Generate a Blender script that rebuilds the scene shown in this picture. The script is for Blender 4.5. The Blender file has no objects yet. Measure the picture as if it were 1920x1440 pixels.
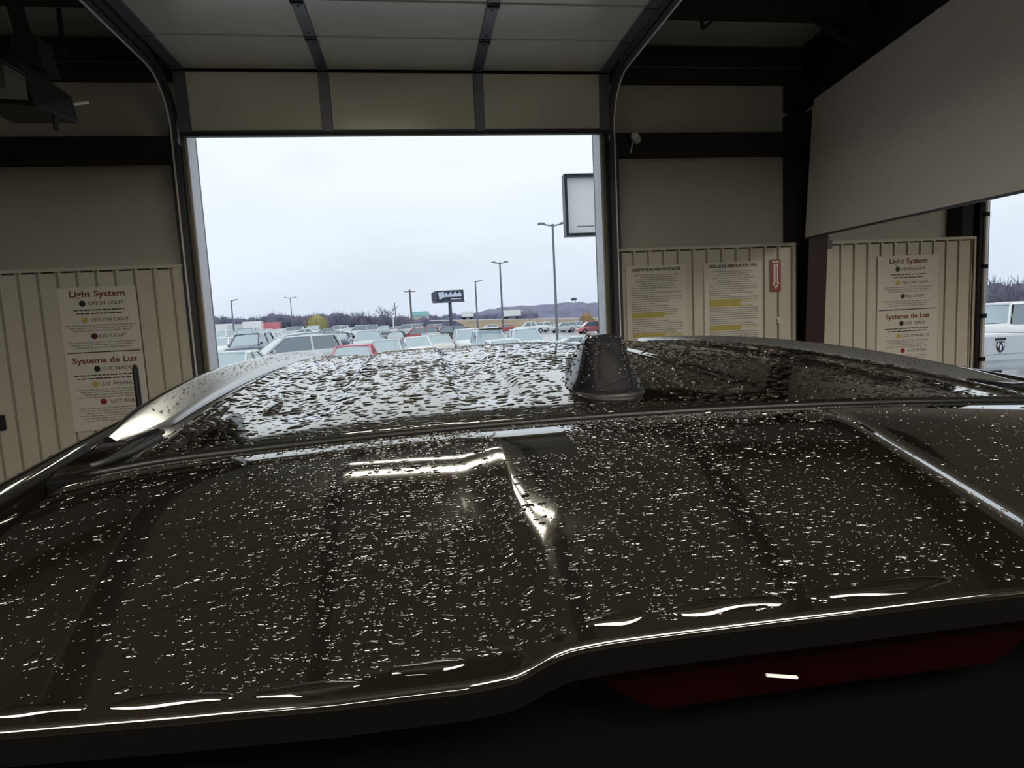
import bpy, math, random
import numpy as np
from math import radians, sin, cos, pi
from mathutils import Matrix, Vector

random.seed(7); rng = np.random.default_rng(7)
S = bpy.context.scene
COL = S.collection

# ------------------------------------------------------------------ camera
CAM = np.array([0, 0, 1.974]); FPX = 1150.0
yaw, pitch, roll = radians(8.349), radians(6.173), radians(2.896)
FW = np.array([sin(yaw)*cos(pitch), cos(yaw)*cos(pitch), -sin(pitch)])
_r = np.array([cos(yaw), -sin(yaw), 0]); _u = np.cross(_r, FW)
RT = _r*cos(roll) - _u*sin(roll); UP = _u*cos(roll) + _r*sin(roll)
cam = bpy.data.cameras.new('camera'); camo = bpy.data.objects.new('camera', cam); COL.objects.link(camo)
cam.sensor_width = 36; cam.lens = FPX/1920*36; cam.clip_start = .02; cam.clip_end = 3000
camo.matrix_world = Matrix(((RT[0], UP[0], -FW[0], CAM[0]), (RT[1], UP[1], -FW[1], CAM[1]), (RT[2], UP[2], -FW[2], CAM[2]), (0, 0, 0, 1)))
S.camera = camo

# ------------------------------------------------------------------ sky (overcast) and exposure
SKY = 1.0
world = bpy.data.worlds.new('overcast_sky'); S.world = world; world.use_nodes = True
wn = world.node_tree; wn.nodes.clear()
_o = wn.nodes.new('ShaderNodeOutputWorld'); _b = wn.nodes.new('ShaderNodeBackground')
_g = wn.nodes.new('ShaderNodeNewGeometry'); _s = wn.nodes.new('ShaderNodeSeparateXYZ'); _c = wn.nodes.new('ShaderNodeValToRGB')
_tc = wn.nodes.new('ShaderNodeTexCoord'); _nz = wn.nodes.new('ShaderNodeTexNoise'); _mx = wn.nodes.new('ShaderNodeMix')
wn.links.new(_tc.outputs['Generated'], _s.inputs[0]); wn.links.new(_s.outputs['Z'], _c.inputs[0])
_c.color_ramp.elements[0].position = 0.0; _c.color_ramp.elements[0].color = (.70, .79, .94, 1)
_c.color_ramp.elements[1].position = .34; _c.color_ramp.elements[1].color = (.97, 1.04, 1.05, 1)
_e = _c.color_ramp.elements.new(.13); _e.color = (.83, .92, 1.0, 1)
_mp = wn.nodes.new('ShaderNodeMapping'); _mp.inputs['Scale'].default_value = (1, 1, 3)
wn.links.new(_tc.outputs['Generated'], _mp.inputs['Vector']); wn.links.new(_mp.outputs[0], _nz.inputs['Vector'])
_nz.inputs['Scale'].default_value = 2.6; _nz.inputs['Detail'].default_value = 3
_mr = wn.nodes.new('ShaderNodeMapRange'); _mr.inputs['From Min'].default_value = .3; _mr.inputs['From Max'].default_value = .7
_mr.inputs['To Min'].default_value = .93; _mr.inputs['To Max'].default_value = 1.05
wn.links.new(_nz.outputs['Fac'], _mr.inputs['Value'])
_mx.data_type = 'RGBA'; _mx.blend_type = 'MULTIPLY'; _mx.inputs['Factor'].default_value = 1
wn.links.new(_c.outputs['Color'], _mx.inputs[6]); wn.links.new(_mr.outputs[0], _mx.inputs[7])
wn.links.new(_mx.outputs[2], _b.inputs['Color']); _b.inputs['Strength'].default_value = SKY
wn.links.new(_b.outputs[0], _o.inputs[0])
S.view_settings.view_transform = 'Standard'; S.view_settings.look = 'None'
S.view_settings.exposure = 0.0; S.view_settings.gamma = 1.0; S.view_settings.use_curve_mapping = False
try:
    S.cycles.max_bounces = 10; S.cycles.diffuse_bounces = 4; S.cycles.glossy_bounces = 5; S.cycles.transmission_bounces = 5
    S.cycles.sample_clamp_indirect = 6; S.cycles.caustics_reflective = False; S.cycles.caustics_refractive = False
except Exception:
    pass
LAMP_INSPECT = 22.0      # emission of the tubes of the inspection light
LAMP_STRIP = 25.0        # emission of the ceiling strip lights

# ------------------------------------------------------------------ helpers
def mat(name, col, rough=.5, metal=0, spec=.5, coat=0, coat_rough=.03, emit=None, estr=0, trans=0, ior=1.5, noise=None, bump=None):
    m = bpy.data.materials.new(name); m.use_nodes = True
    nt = m.node_tree; p = nt.nodes['Principled BSDF']
    p.inputs['Base Color'].default_value = (*col, 1); p.inputs['Roughness'].default_value = rough
    p.inputs['Metallic'].default_value = metal; p.inputs['Specular IOR Level'].default_value = spec
    p.inputs['Coat Weight'].default_value = coat; p.inputs['Coat Roughness'].default_value = coat_rough
    p.inputs['IOR'].default_value = ior; p.inputs['Transmission Weight'].default_value = trans
    if emit:
        p.inputs['Emission Color'].default_value = (*emit, 1); p.inputs['Emission Strength'].default_value = estr
    if noise:   # (scale, amount, stretch)
        sc, am, st = noise
        tc = nt.nodes.new('ShaderNodeTexCoord'); mp = nt.nodes.new('ShaderNodeMapping'); nz = nt.nodes.new('ShaderNodeTexNoise')
        mp.inputs['Scale'].default_value = st; nz.inputs['Scale'].default_value = sc; nz.inputs['Detail'].default_value = 5
        rp = nt.nodes.new('ShaderNodeValToRGB')
        rp.color_ramp.elements[0].position = .3; rp.color_ramp.elements[1].position = .72
        rp.color_ramp.elements[0].color = (*[max(0, c*(1-am)) for c in col], 1)
        rp.color_ramp.elements[1].color = (*[min(1, c*(1+am)) for c in col], 1)
        nt.links.new(tc.outputs['Object'], mp.inputs[0]); nt.links.new(mp.outputs[0], nz.inputs['Vector'])
        nt.links.new(nz.outputs['Fac'], rp.inputs[0]); nt.links.new(rp.outputs[0], p.inputs['Base Color'])
    if bump:
        sc, stg = bump
        tc = nt.nodes.new('ShaderNodeTexCoord'); nz = nt.nodes.new('ShaderNodeTexNoise'); bp = nt.nodes.new('ShaderNodeBump')
        nz.inputs['Scale'].default_value = sc; nz.inputs['Detail'].default_value = 4
        bp.inputs['Strength'].default_value = stg; bp.inputs['Distance'].default_value = .02
        nt.links.new(tc.outputs['Object'], nz.inputs['Vector']); nt.links.new(nz.outputs['Fac'], bp.inputs['Height'])
        nt.links.new(bp.outputs[0], p.inputs['Normal'])
    return m

M = {}
M['backwall'] = mat('dull_grey_wall_sheet', (.20, .19, .175), .6)
M['liner'] = mat('cream_liner', (.58, .55, .475), .42, noise=(1.2, .07, (1, 1, .25)))
M['sheet'] = mat('wall_insulation_facing', (.46, .44, .395), .6, noise=(.8, .10, (1, 1, 1)))
M['ceil'] = mat('roof_insulation_facing', (.50, .49, .47), .6, noise=(.7, .12, (1, 1, 1)))
M['steel'] = mat('dark_primer_steel', (.006, .005, .0055), .6)
M['redsteel'] = mat('red_oxide_steel', (.022, .006, .006), .6)
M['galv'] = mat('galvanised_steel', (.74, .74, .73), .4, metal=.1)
M['galvdark'] = mat('shaded_galvanised_steel', (.055, .06, .072), .45, metal=.3)  # dark tone holds the shade inside the door tracks
M['stile'] = mat('grey_stile_steel', (.12, .13, .16), .33, metal=.3)
M['door'] = mat('cream_door_skin', (.56, .55, .48), .24, spec=.7, noise=(1.5, .05, (1, 1, 1)), bump=(1.3, .035))
M['black'] = mat('black_rubber', (.012, .012, .012), .5)
M['jamb'] = mat('white_jamb_trim', (.66, .68, .74), .45)
M['wood'] = mat('bare_timber', (.17, .14, .09), .6, noise=(6, .3, (8, 8, .6)))
M['floor'] = mat('wet_concrete', (.06, .058, .053), .28, noise=(1.1, .35, (1, 1, 1)))
M['white'] = mat('white_plastic', (.75, .75, .73), .4)
M['panel'] = mat('white_divider_sheet', (.60, .56, .51), .5, noise=(.6, .05, (1, 1, 1)))
M['paint'] = mat('wet_black_car_paint', (.0062, .0050, .0036), .06, spec=.5, coat=1, coat_rough=.015, ior=1.7)
M['paint'].node_tree.nodes['Principled BSDF'].inputs['Coat IOR'].default_value = 1.55
M['plastic'] = mat('black_satin_plastic', (.010, .010, .013), .11)
M['seal'] = mat('black_seal_rubber', (.004, .004, .004), .38, spec=.25)
M['mattblack'] = mat('matt_black_trim', (.003, .003, .003), .7, spec=.04)
M['rail'] = mat('gloss_black_rail', (.030, .029, .027), .07, spec=.7, coat=1, coat_rough=.03)
M['carglass'] = mat('dark_tinted_glass', (.002, .002, .0025), .08, spec=.08)
M['railsheen'] = mat('satin_silver_rail_sheen', (.58, .59, .62), .24, metal=.9)  # silver stands in for the sky's sheen on the black rails
M['sideglass'] = mat('car_side_glass', (.14, .20, .26), .04, spec=1.0, coat=1, coat_rough=.02)
M['redlens'] = mat('dark_red_lens', (.0035, .0002, .0003), .35, spec=.03)
M['water'] = mat('rain_water_on_black', (.005, .0043, .0032), .02, ior=1.55, spec=.5, coat=1, coat_rough=.0)
M['tyre'] = mat('tyre_rubber', (.02, .02, .022), .7)
M['rim'] = mat('wheel_alloy', (.45, .46, .48), .35, metal=.7)
M['chrome'] = mat('chrome', (.7, .7, .72), .12, metal=1)
M['poster'] = mat('poster_board', (.66, .63, .575), .5)
M['ink_red'] = mat('brown_red_ink', (.17, .035, .025), .6)
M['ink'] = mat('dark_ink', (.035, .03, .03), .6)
M['ink_grey'] = mat('grey_ink', (.33, .32, .30), .6)
M['ink_yellow'] = mat('yellow_highlight_ink', (.48, .42, .10), .6)
M['dot_green'] = mat('dark_green_dot', (.006, .012, .010), .5)
M['dot_yellow'] = mat('yellow_dot', (.55, .40, .12), .5)
M['dot_red'] = mat('red_dot', (.26, .012, .018), .5)
M['dot_maroon'] = mat('maroon_dot', (.07, .010, .010), .5)
M['sign_red'] = mat('sign_red', (.26, .012, .015), .4)
M['sign_white'] = mat('sign_white', (.8, .78, .74), .4)
M['lens'] = mat('clear_prismatic_lens', (.06, .06, .06), .12, spec=.8)
M['tube'] = mat('fluorescent_tube', (.9, .9, .85), .4, emit=(1, .93, .74), estr=LAMP_INSPECT)
M['uplight'] = mat('added_strip_uplight', (.9, .9, .85), .4, emit=(1, .88, .68), estr=LAMP_STRIP*.22)  # upward glow added for the raised door's underside
M['diffuser'] = mat('strip_light_diffuser', (.9, .9, .85), .4, emit=(1, .925, .79), estr=LAMP_STRIP)
# outside
M['asphalt'] = mat('wet_asphalt', (.48, .49, .53), .2, spec=.7, noise=(.35, .2, (1, 1, 1)))
M['grass'] = mat('straw_grass', (.31, .235, .165), .9, noise=(.12, .3, (1, 1, 1)))
M['road'] = mat('pale_road', (.42, .42, .47), .5)
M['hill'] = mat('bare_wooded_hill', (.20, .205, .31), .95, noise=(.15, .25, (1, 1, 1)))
M['twig'] = mat('hazed_grey_twigs', (.17, .17, .25), .9)  # grey-violet carries the distance haze in its colour
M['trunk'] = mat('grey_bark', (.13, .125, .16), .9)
M['conifer'] = mat('yellow_green_foliage', (.34, .30, .13), .9)
M['tan_leaf'] = mat('tan_leaves', (.36, .24, .13), .9)
M['pole'] = mat('grey_pole', (.16, .18, .21), .5)
M['woodpole'] = mat('weathered_pole', (.17, .17, .17), .8)
M['navy'] = mat('navy_panel', (.035, .04, .085), .5)
M['pale_blue'] = mat('pale_blue_print', (.62, .70, .85), .5)
M['sign_face'] = mat('white_sign_face', (.80, .86, .94), .35)
M['sign_frame'] = mat('dark_slate_frame', (.06, .075, .11), .4)
M['glass'] = mat('car_glass', (.36, .47, .55), .04, metal=.0, spec=1.0, coat=1, coat_rough=.02)  # pale base stands in for sky reflected in the parked cars' glass
M['lamp_clear'] = mat('headlamp', (.6, .62, .65), .1, metal=.5)
M['tail'] = mat('tail_lamp', (.35, .02, .02), .2)
M['teal_roof'] = mat('teal_metal_roof', (.18, .40, .42), .5)

def translucent(m, col):
    nt = m.node_tree; p = nt.nodes['Principled BSDF']; t = nt.nodes.new('ShaderNodeBsdfTranslucent'); t.inputs['Color'].default_value = (*col, 1)
    mx = nt.nodes.new('ShaderNodeMixShader'); mx.inputs[0].default_value = .72; out = nt.nodes['Material Output']
    nt.links.new(p.outputs[0], mx.inputs[1]); nt.links.new(t.outputs[0], mx.inputs[2]); nt.links.new(mx.outputs[0], out.inputs[0])
translucent(M['sign_face'], (.95, .97, 1.0))
def carpaint(n, c): return mat('car_paint_'+n, c, .22, spec=.6, coat=.8, coat_rough=.05)
PAINT = dict(white=carpaint('white', (.88, .90, .92)), silver=carpaint('silver', (.62, .67, .72)), grey=carpaint('grey', (.34, .38, .43)),
             blue=carpaint('blue', (.10, .15, .30)), navy=carpaint('navy', (.03, .05, .13)), black=carpaint('black', (.018, .022, .035)),
             red=carpaint('red', (.50, .035, .05)), rose=carpaint('rose', (.66, .20, .24)), paleblue=carpaint('pale_blue', (.58, .69, .78)),
             palegreen=carpaint('pale_green', (.62, .72, .71)), cream=carpaint('cream', (.62, .62, .58)))

def link(o, parent=None):
    COL.objects.link(o)
    if parent is not None: o.parent = parent
    return o
def tag(o, label=None, cat=None, group=None, kind=None):
    if label: o['label'] = label
    if cat: o['category'] = cat
    if group: o['group'] = group
    if kind: o['kind'] = kind
    return o
def empty(name, loc=(0, 0, 0), parent=None):
    o = bpy.data.objects.new(name, None); o.empty_display_size = .1; o.location = loc
    return link(o, parent)
def wloc(o):
    v = np.zeros(3)
    while o is not None:
        v += np.array(o.location); o = o.parent
    return v

class MB:
    def __init__(s): s.v = []; s.f = []
    def quadstrip(s, rows, close=False, flip=False):
        b = len(s.v); n = len(rows[0])
        for r in rows: s.v += [tuple(p) for p in r]
        for i in range(len(rows)-1):
            for j in range(n if close else n-1):
                k = (j+1) % n
                q = (b+i*n+j, b+i*n+k, b+(i+1)*n+k, b+(i+1)*n+j)
                s.f.append(q[::-1] if flip else q)
        return s
    def poly(s, pts):
        b = len(s.v); s.v += [tuple(p) for p in pts]; s.f.append(tuple(range(b, b+len(pts)))); return s
    def box(s, x0, x1, y0, y1, z0, z1):
        b = len(s.v)
        s.v += [(x, y, z) for z in (z0, z1) for y in (y0, y1) for x in (x0, x1)]
        for q in ((0, 2, 3, 1), (4, 5, 7, 6), (0, 1, 5, 4), (2, 6, 7, 3), (0, 4, 6, 2), (1, 3, 7, 5)): s.f.append(tuple(b+i for i in q))
        return s
    def hexa(s, p):  # 8 points: bottom 4 ccw, top 4 ccw
        b = len(s.v); s.v += [tuple(q) for q in p]
        for q in ((3, 2, 1, 0), (4, 5, 6, 7), (0, 1, 5, 4), (1, 2, 6, 5), (2, 3, 7, 6), (3, 0, 4, 7)): s.f.append(tuple(b+i for i in q))
        return s
    def tube(s, pts, r, n=8, cap=True):
        pts = [np.array(p, float) for p in pts]; rows = []
        rs = r if hasattr(r, '__len__') else [r]*len(pts)
        for i, p in enumerate(pts):
            d = pts[min(i+1, len(pts)-1)]-pts[max(i-1, 0)]; d = d/(np.linalg.norm(d)+1e-12)
            a = np.array([0, 0, 1.]) if abs(d[2]) < .9 else np.array([1., 0, 0])
            x = np.cross(a, d); x /= np.linalg.norm(x); y = np.cross(d, x)
            rows.append([p+rs[i]*(x*cos(2*pi*k/n)+y*sin(2*pi*k/n)) for k in range(n)])
        b = len(s.v); s.quadstrip(rows, close=True)
        if cap:
            s.f.append(tuple(b+k for k in range(n))[::-1]); e = b+(len(rows)-1)*n; s.f.append(tuple(e+k for k in range(n)))
        return s
    def bar(s, a, b, w, h):  # rectangular bar from a to b
        a = np.array(a, float); b = np.array(b, float); d = b-a; d /= np.linalg.norm(d)
        up = np.array([0, 0, 1.]) if abs(d[2]) < .95 else np.array([0, 1., 0])
        x = np.cross(d, up); x /= np.linalg.norm(x); y = np.cross(x, d)
        q = [(-1, -1), (1, -1), (1, 1), (-1, 1)]
        return s.hexa([a+x*i*w/2+y*j*h/2 for i, j in q]+[b+x*i*w/2+y*j*h/2 for i, j in q])
    def build(s, name, m, parent=None, smooth=False, off=None):
        me = bpy.data.meshes.new(name)
        o = np.array(off) if off is not None else (wloc(parent) if parent is not None else np.zeros(3))
        me.from_pydata([tuple(np.array(p)-o) for p in s.v], [], s.f)
        me.update()
        if smooth: me.shade_smooth()
        if m is not None: me.materials.append(M[m] if isinstance(m, str) else m)
        return link(bpy.data.objects.new(name, me), parent)

def recalc(o):
    import bmesh
    bm = bmesh.new(); bm.from_mesh(o.data); bmesh.ops.remove_doubles(bm, verts=bm.verts, dist=1e-5)
    bmesh.ops.recalc_face_normals(bm, faces=bm.faces); bm.to_mesh(o.data); bm.free(); return o
def bevel(o, w=.005, seg=2):
    md = o.modifiers.new('bevel', 'BEVEL'); md.width = w; md.segments = seg; md.limit_method = 'ANGLE'; return o
def copy_tree(o, parent=None):
    c = o.copy(); COL.objects.link(c); c.parent = parent
    for ch in list(o.children): copy_tree(ch, c)
    return c
def sstep(x, a, b):
    t = np.clip((np.asarray(x, float)-a)/(b-a), 0, 1); return t*t*(3-2*t)
def text_mesh(name, body, size, m, parent, loc, width=None, extrude=.0006, align='CENTER', bold=0):
    cu = bpy.data.curves.new(name, 'FONT'); cu.body = body; cu.size = size; cu.align_x = align; cu.extrude = extrude; cu.offset = bold
    cu.resolution_u = 3
    t = bpy.data.objects.new(name, cu); COL.objects.link(t)
    dg = bpy.context.evaluated_depsgraph_get(); me = bpy.data.meshes.new_from_object(t.evaluated_get(dg))
    bpy.data.objects.remove(t)
    co = np.zeros(len(me.vertices)*3); me.vertices.foreach_get('co', co); co = co.reshape(-1, 3)
    if width:
        w = np.ptp(co[:, 0]); co[:, 0] *= width/w
    out = np.stack([co[:, 0], -co[:, 2], co[:, 1]], -1)+np.array(loc)
    me.vertices.foreach_set('co', out.ravel()); me.materials.clear(); me.materials.append(M[m]); me.update()
    return link(bpy.data.objects.new(name, me), parent)

# ================================================================== THE SETTING
D = 5.81; DS = D+.2            # liner plane, outer sheet plane
XL, XR, ZH = -1.857, 1.803, 3.79
ZW = 2.577
BX0, BX1, BY0 = -11.7, 14.0, -15.0
X2L, X2R = 6.0, 9.66           # next bay's doorway
def ceil_z(Y): return 4.43+.1*(D-Y)

fl = MB().box(BX0-.2, BX1+.2, BY0-.2, DS+.02, -.2, 0).build('floor', 'floor'); tag(fl, kind='structure')
c0, c1 = ceil_z(DS), ceil_z(BY0)
cl = MB().hexa([(BX0, BY0, c1), (BX1, BY0, c1), (BX1, DS+.1, c0), (BX0, DS+.1, c0), (BX0, BY0, c1+.12), (BX1, BY0, c1+.12), (BX1, DS+.1, c0+.12), (BX0, DS+.1, c0+.12)]).build('ceiling', 'ceil'); tag(cl, kind='structure')
w = MB()
for a, b in ((BX0, XL-.014), (XR+.014, X2L-.014), (X2R+.014, BX1)): w.box(a, b, DS, DS+.06, 0, 4.55)
for a, b in ((XL-.014, XR+.014), (X2L-.014, X2R+.014)): w.box(a, b, DS, DS+.06, ZH+.013, 4.55)
wf = w.build('wall_front', 'sheet'); tag(wf, kind='structure')
tag(MB().box(BX0-.1, BX0, BY0, DS+.06, 0, 6.8).build('wall_left', 'backwall'), kind='structure')
tag(MB().box(BX1, BX1+.1, BY0, DS+.06, 0, 6.8).build('wall_right', 'backwall'), kind='structure')
tag(MB().box(BX0, BX1, BY0-.1, BY0, 0, 6.8).build('wall_back', 'backwall'), kind='structure')

# ribbed wainscot liner, capped with a trim
def liner(x0, x1, name):
    per = .1525; dep = .028; pts = []
    x = x0+.01
    pts.append((x0, D))
    while x < x1-.02:
        for dx, dy in ((.0, .0), (.125, .0), (.128, .038), (.146, .038), (.149, .0)):
            if x+dx < x1: pts.append((x+dx, D+dy))
        x += per
    pts.append((x1, D))
    o = MB().quadstrip([[(a, b, 0) for a, b in pts], [(a, b, ZW-.02) for a, b in pts]]).build(name, 'liner', wf)
    tag(o, 'cream ribbed metal wainscot sheet')
    t = MB().box(x0, x1, D-.012, DS, ZW-.022, ZW+.006).build('cap_trim', 'liner', wf)
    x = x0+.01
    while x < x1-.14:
        MB().box(x+.018, x+.120, D-.003, D+.001, ZW-.036, ZW-.022).build('cap_gap_shade', 'ink', wf); x += per  # dark strips stand in for the shaded gap under the cap
    return o
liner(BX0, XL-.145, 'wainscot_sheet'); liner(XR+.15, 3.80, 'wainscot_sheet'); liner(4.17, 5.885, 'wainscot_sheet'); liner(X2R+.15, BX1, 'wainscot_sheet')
MB().box(3.78, 3.815, D-.014, DS, 0, ZW+.004).build('end_trim', 'liner', wf)
MB().box(5.87, 5.90, D-.014, DS, 0, ZW+.004).build('end_trim', 'liner', wf)

# jamb trims of the doorways (white returns), wooden bucks behind the track
n = 0
for x, sx in ((XL, -1), (XR, 1), (X2L, -1), (X2R, 1)):
    n += 1
    t = MB().box(min(x, x+sx*.012), max(x, x+sx*.012), D-.005, DS+.0, 0, ZH+.012).build('trim_%d' % n, 'jamb'); tag(t, 'white metal door jamb return', kind='structure')
    MB().box(min(x+sx*.004, x+sx*.012), max(x+sx*.004, x+sx*.012), DS, DS+.05, 0, ZH).build('outer_lip', 'pole', t)
    b = MB().box(min(x+sx*.013, x+sx*.042), max(x+sx*.013, x+sx*.042), D-.03, DS, 0, ZH+.0).build('jamb_buck', 'wood', t)
    c = MB().box(min(x+sx*.043, x+sx*.14), max(x+sx*.043, x+sx*.14), D-.0, DS, 0, ZH+.0).build('jamb_channel', 'galvdark', t)
for a, b in ((XL, XR), (X2L, X2R)):
    n += 1
    t = MB().box(a, b, D+.02, DS+.05, ZH, ZH+.012).build('trim_%d' % n, 'jamb'); tag(t, 'white metal door head return', kind='structure')

# ---- dark steel frame members
def thing_box(name, m, label, cat, group, *bx):
    o = MB().box(*bx).build(name, m, off=None); 
    return tag(o, label, cat, group)
def cchannel(name, x0, x1, y0, y1, z0, z1, label, cat='beam', group=None):
    e = empty(name, ((x0+x1)/2, (y0+y1)/2, z0))
    MB().box(x0, x1, y1-.006, y1, z0, z1).build('web', 'steel', e)
    MB().box(x0, x1, y0, y1-.006, z0, z0+.006).build('flange', 'steel', e)
    MB().box(x0, x1, y0, y1-.006, z1-.006, z1).build('flange', 'steel', e)
    MB().box(x0, x1, y0, y0+.004, z0+.006, z1-.006).build('inner_lip', 'steel', e)
    return tag(e, label, cat, group)
cchannel('wall_girt', BX0, XL-.1, D, DS-.002, 3.473, 3.665, 'dark steel girt on the wall left of the big doorway', group='wall girts')
cchannel('wall_girt', XR+.1, 3.86, D, DS-.002, 3.473, 3.665, 'dark steel girt between the big doorway and the steel column', group='wall girts')
cchannel('wall_girt', 4.06, X2L-.05, D, DS-.002, 3.473, 3.665, 'dark steel girt behind the white divider sheet', group='wall girts')
cchannel('eave_strut', BX0, 3.86, D-.06, DS-.002, 4.17, 4.42, 'dark steel eave strut above the raised door', group='eave struts')
cchannel('eave_strut', 4.06, BX1, D-.06, DS-.002, 4.17, 4.42, 'dark steel eave strut in the bay beyond the column', group='eave struts')
for i, Y in enumerate((4.93, 3.45, 1.95, .45, -1.05, -2.55, -4.05, -5.55, -7.05)):
    z = ceil_z(Y)-.01
    if i == 0:
        cchannel('roof_purlin', BX0, 3.86, Y-.04, Y+.07, z-.2, z, 'dark steel roof purlin nearest the raised door', group='roof purlins')
    else:
        cchannel('roof_purlin', BX0, 3.86, Y-.04, Y+.07, z-.2, z, 'dark steel roof purlin, %s overhead counting back from the raised door' % ['', 'second', 'third', 'fourth', 'fifth', 'sixth', 'seventh', 'eighth', 'ninth'][i], group='roof purlins')
# long conduit under the eave strut
tag(MB().tube([(BX0, D-.075, 4.235), (3.8, D-.075, 4.235)], .009, 6).build('electrical_conduit', 'galvdark'), 'thin grey conduit running along the dark eave strut', 'conduit')

# column + rafter of the frame on the right
col = empty('steel_column', (3.95, D, 0))
yb, yt = D-.03, D-.23
MB().hexa([(3.85, yb-.015, 0), (4.05, yb-.015, 0), (4.05, yb, 0), (3.85, yb, 0), (3.85, yt-.015, 3.88), (4.05, yt-.015, 3.88), (4.05, yt, 3.88), (3.85, yt, 3.88)]).build('inner_flange', 'redsteel', col)
MB().hexa([(3.945, yb, 0), (3.955, yb, 0), (3.955, DS-.015, 0), (3.945, DS-.015, 0), (3.945, yt, 3.855), (3.955, yt, 3.855), (3.955, DS-.015, 3.855), (3.945, DS-.015, 3.855)]).build('web', 'steel', col)
MB().box(3.85, 4.05, DS-.015, DS-.002, 0, 3.855).build('outer_flange', 'steel', col)
MB().box(3.82, 4.08, D-.1, DS-.02, 0, .02).build('base_plate', 'steel', col)
MB().box(3.80, 3.948, D-.004, DS-.02, ZW-.02, 3.855).build('cover_plate', 'steel', col)
tag(col, 'dark red-brown steel frame column right of the policy posters', 'column')
raf = empty('steel_rafter', (3.95, 2, 4))
ra, rb_ = D-.23, -14.9
za, zb_ = 3.88, 3.88+.1*(ra-rb_)
MB().hexa([(3.85, rb_, zb_), (4.05, rb_, zb_), (4.05, ra, za), (3.85, ra, za), (3.85, rb_, zb_+.015), (4.05, rb_, zb_+.015), (4.05, ra, za+.015), (3.85, ra, za+.015)]).build('bottom_flange', 'steel', raf)
MB().hexa([(3.94, rb_, zb_+.015), (3.96, rb_, zb_+.015), (3.96, DS-.02, za-.02), (3.94, DS-.02, za-.02), (3.94, rb_, ceil_z(rb_)-.02), (3.96, rb_, ceil_z(rb_)-.02), (3.96, DS-.02, ceil_z(DS)-.02), (3.94, DS-.02, ceil_z(DS)-.02)]).build('web', 'steel', raf)
MB().hexa([(3.85, rb_, ceil_z(rb_)-.03), (4.05, rb_, ceil_z(rb_)-.03), (4.05, DS-.02, ceil_z(DS)-.03), (3.85, DS-.02, ceil_z(DS)-.03), (3.85, rb_, ceil_z(rb_)-.015), (4.05, rb_, ceil_z(rb_)-.015), (4.05, DS-.02, ceil_z(DS)-.015), (3.85, DS-.02, ceil_z(DS)-.015)]).build('top_flange', 'steel', raf)
MB().box(3.80, 3.939, D-.004, DS-.03, 3.90, 4.165).build('haunch_plate', 'steel', raf)
tag(raf, 'dark steel roof rafter sloping up over the white divider', 'beam')
# flange brace and small V hanger at the purlin
tag(MB().bar((3.36, 4.93, 4.33), (3.93, 4.93, 4.02), .035, .035).build('flange_brace', 'steel'), 'dark diagonal brace between roof purlin and rafter', 'brace')
vh = MB(); vh.bar((2.40, 4.9, 4.32), (2.41, 4.9, 4.20), .022, .022); vh.bar((2.41, 4.9, 4.20), (2.58, 4.9, 4.33), .022, .022)
tag(vh.build('hanger_bracket', 'steel'), 'small dark V-shaped hanger under the roof purlin', 'bracket')

# white divider sheet hanging below the rafter
dv = empty('divider_sheet', (3.9, 3, 2.615))
def dvp(x): return [(x, 5.69, 2.615), (x, 5.575, 3.80), (x, 5.55, 3.885), (x, -3.0, 3.885+.1*8.55), (x, -3.0, 2.615)]
a, b = dvp(3.842), dvp(3.852)
m_ = MB(); k = len(a); m_.v = a+b; m_.f = [tuple(range(k))[::-1], tuple(range(k, 2*k))]+[(i, (i+1) % k, k+(i+1) % k, k+i) for i in range(k)]
recalc(m_.build('sheet', 'panel', dv))
MB().box(3.836, 3.858, -3.0, 5.69, 2.598, 2.616).build('bottom_rail', 'galvdark', dv)
tag(dv, 'big off-white divider sheet hung under the rafter', 'partition')

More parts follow.
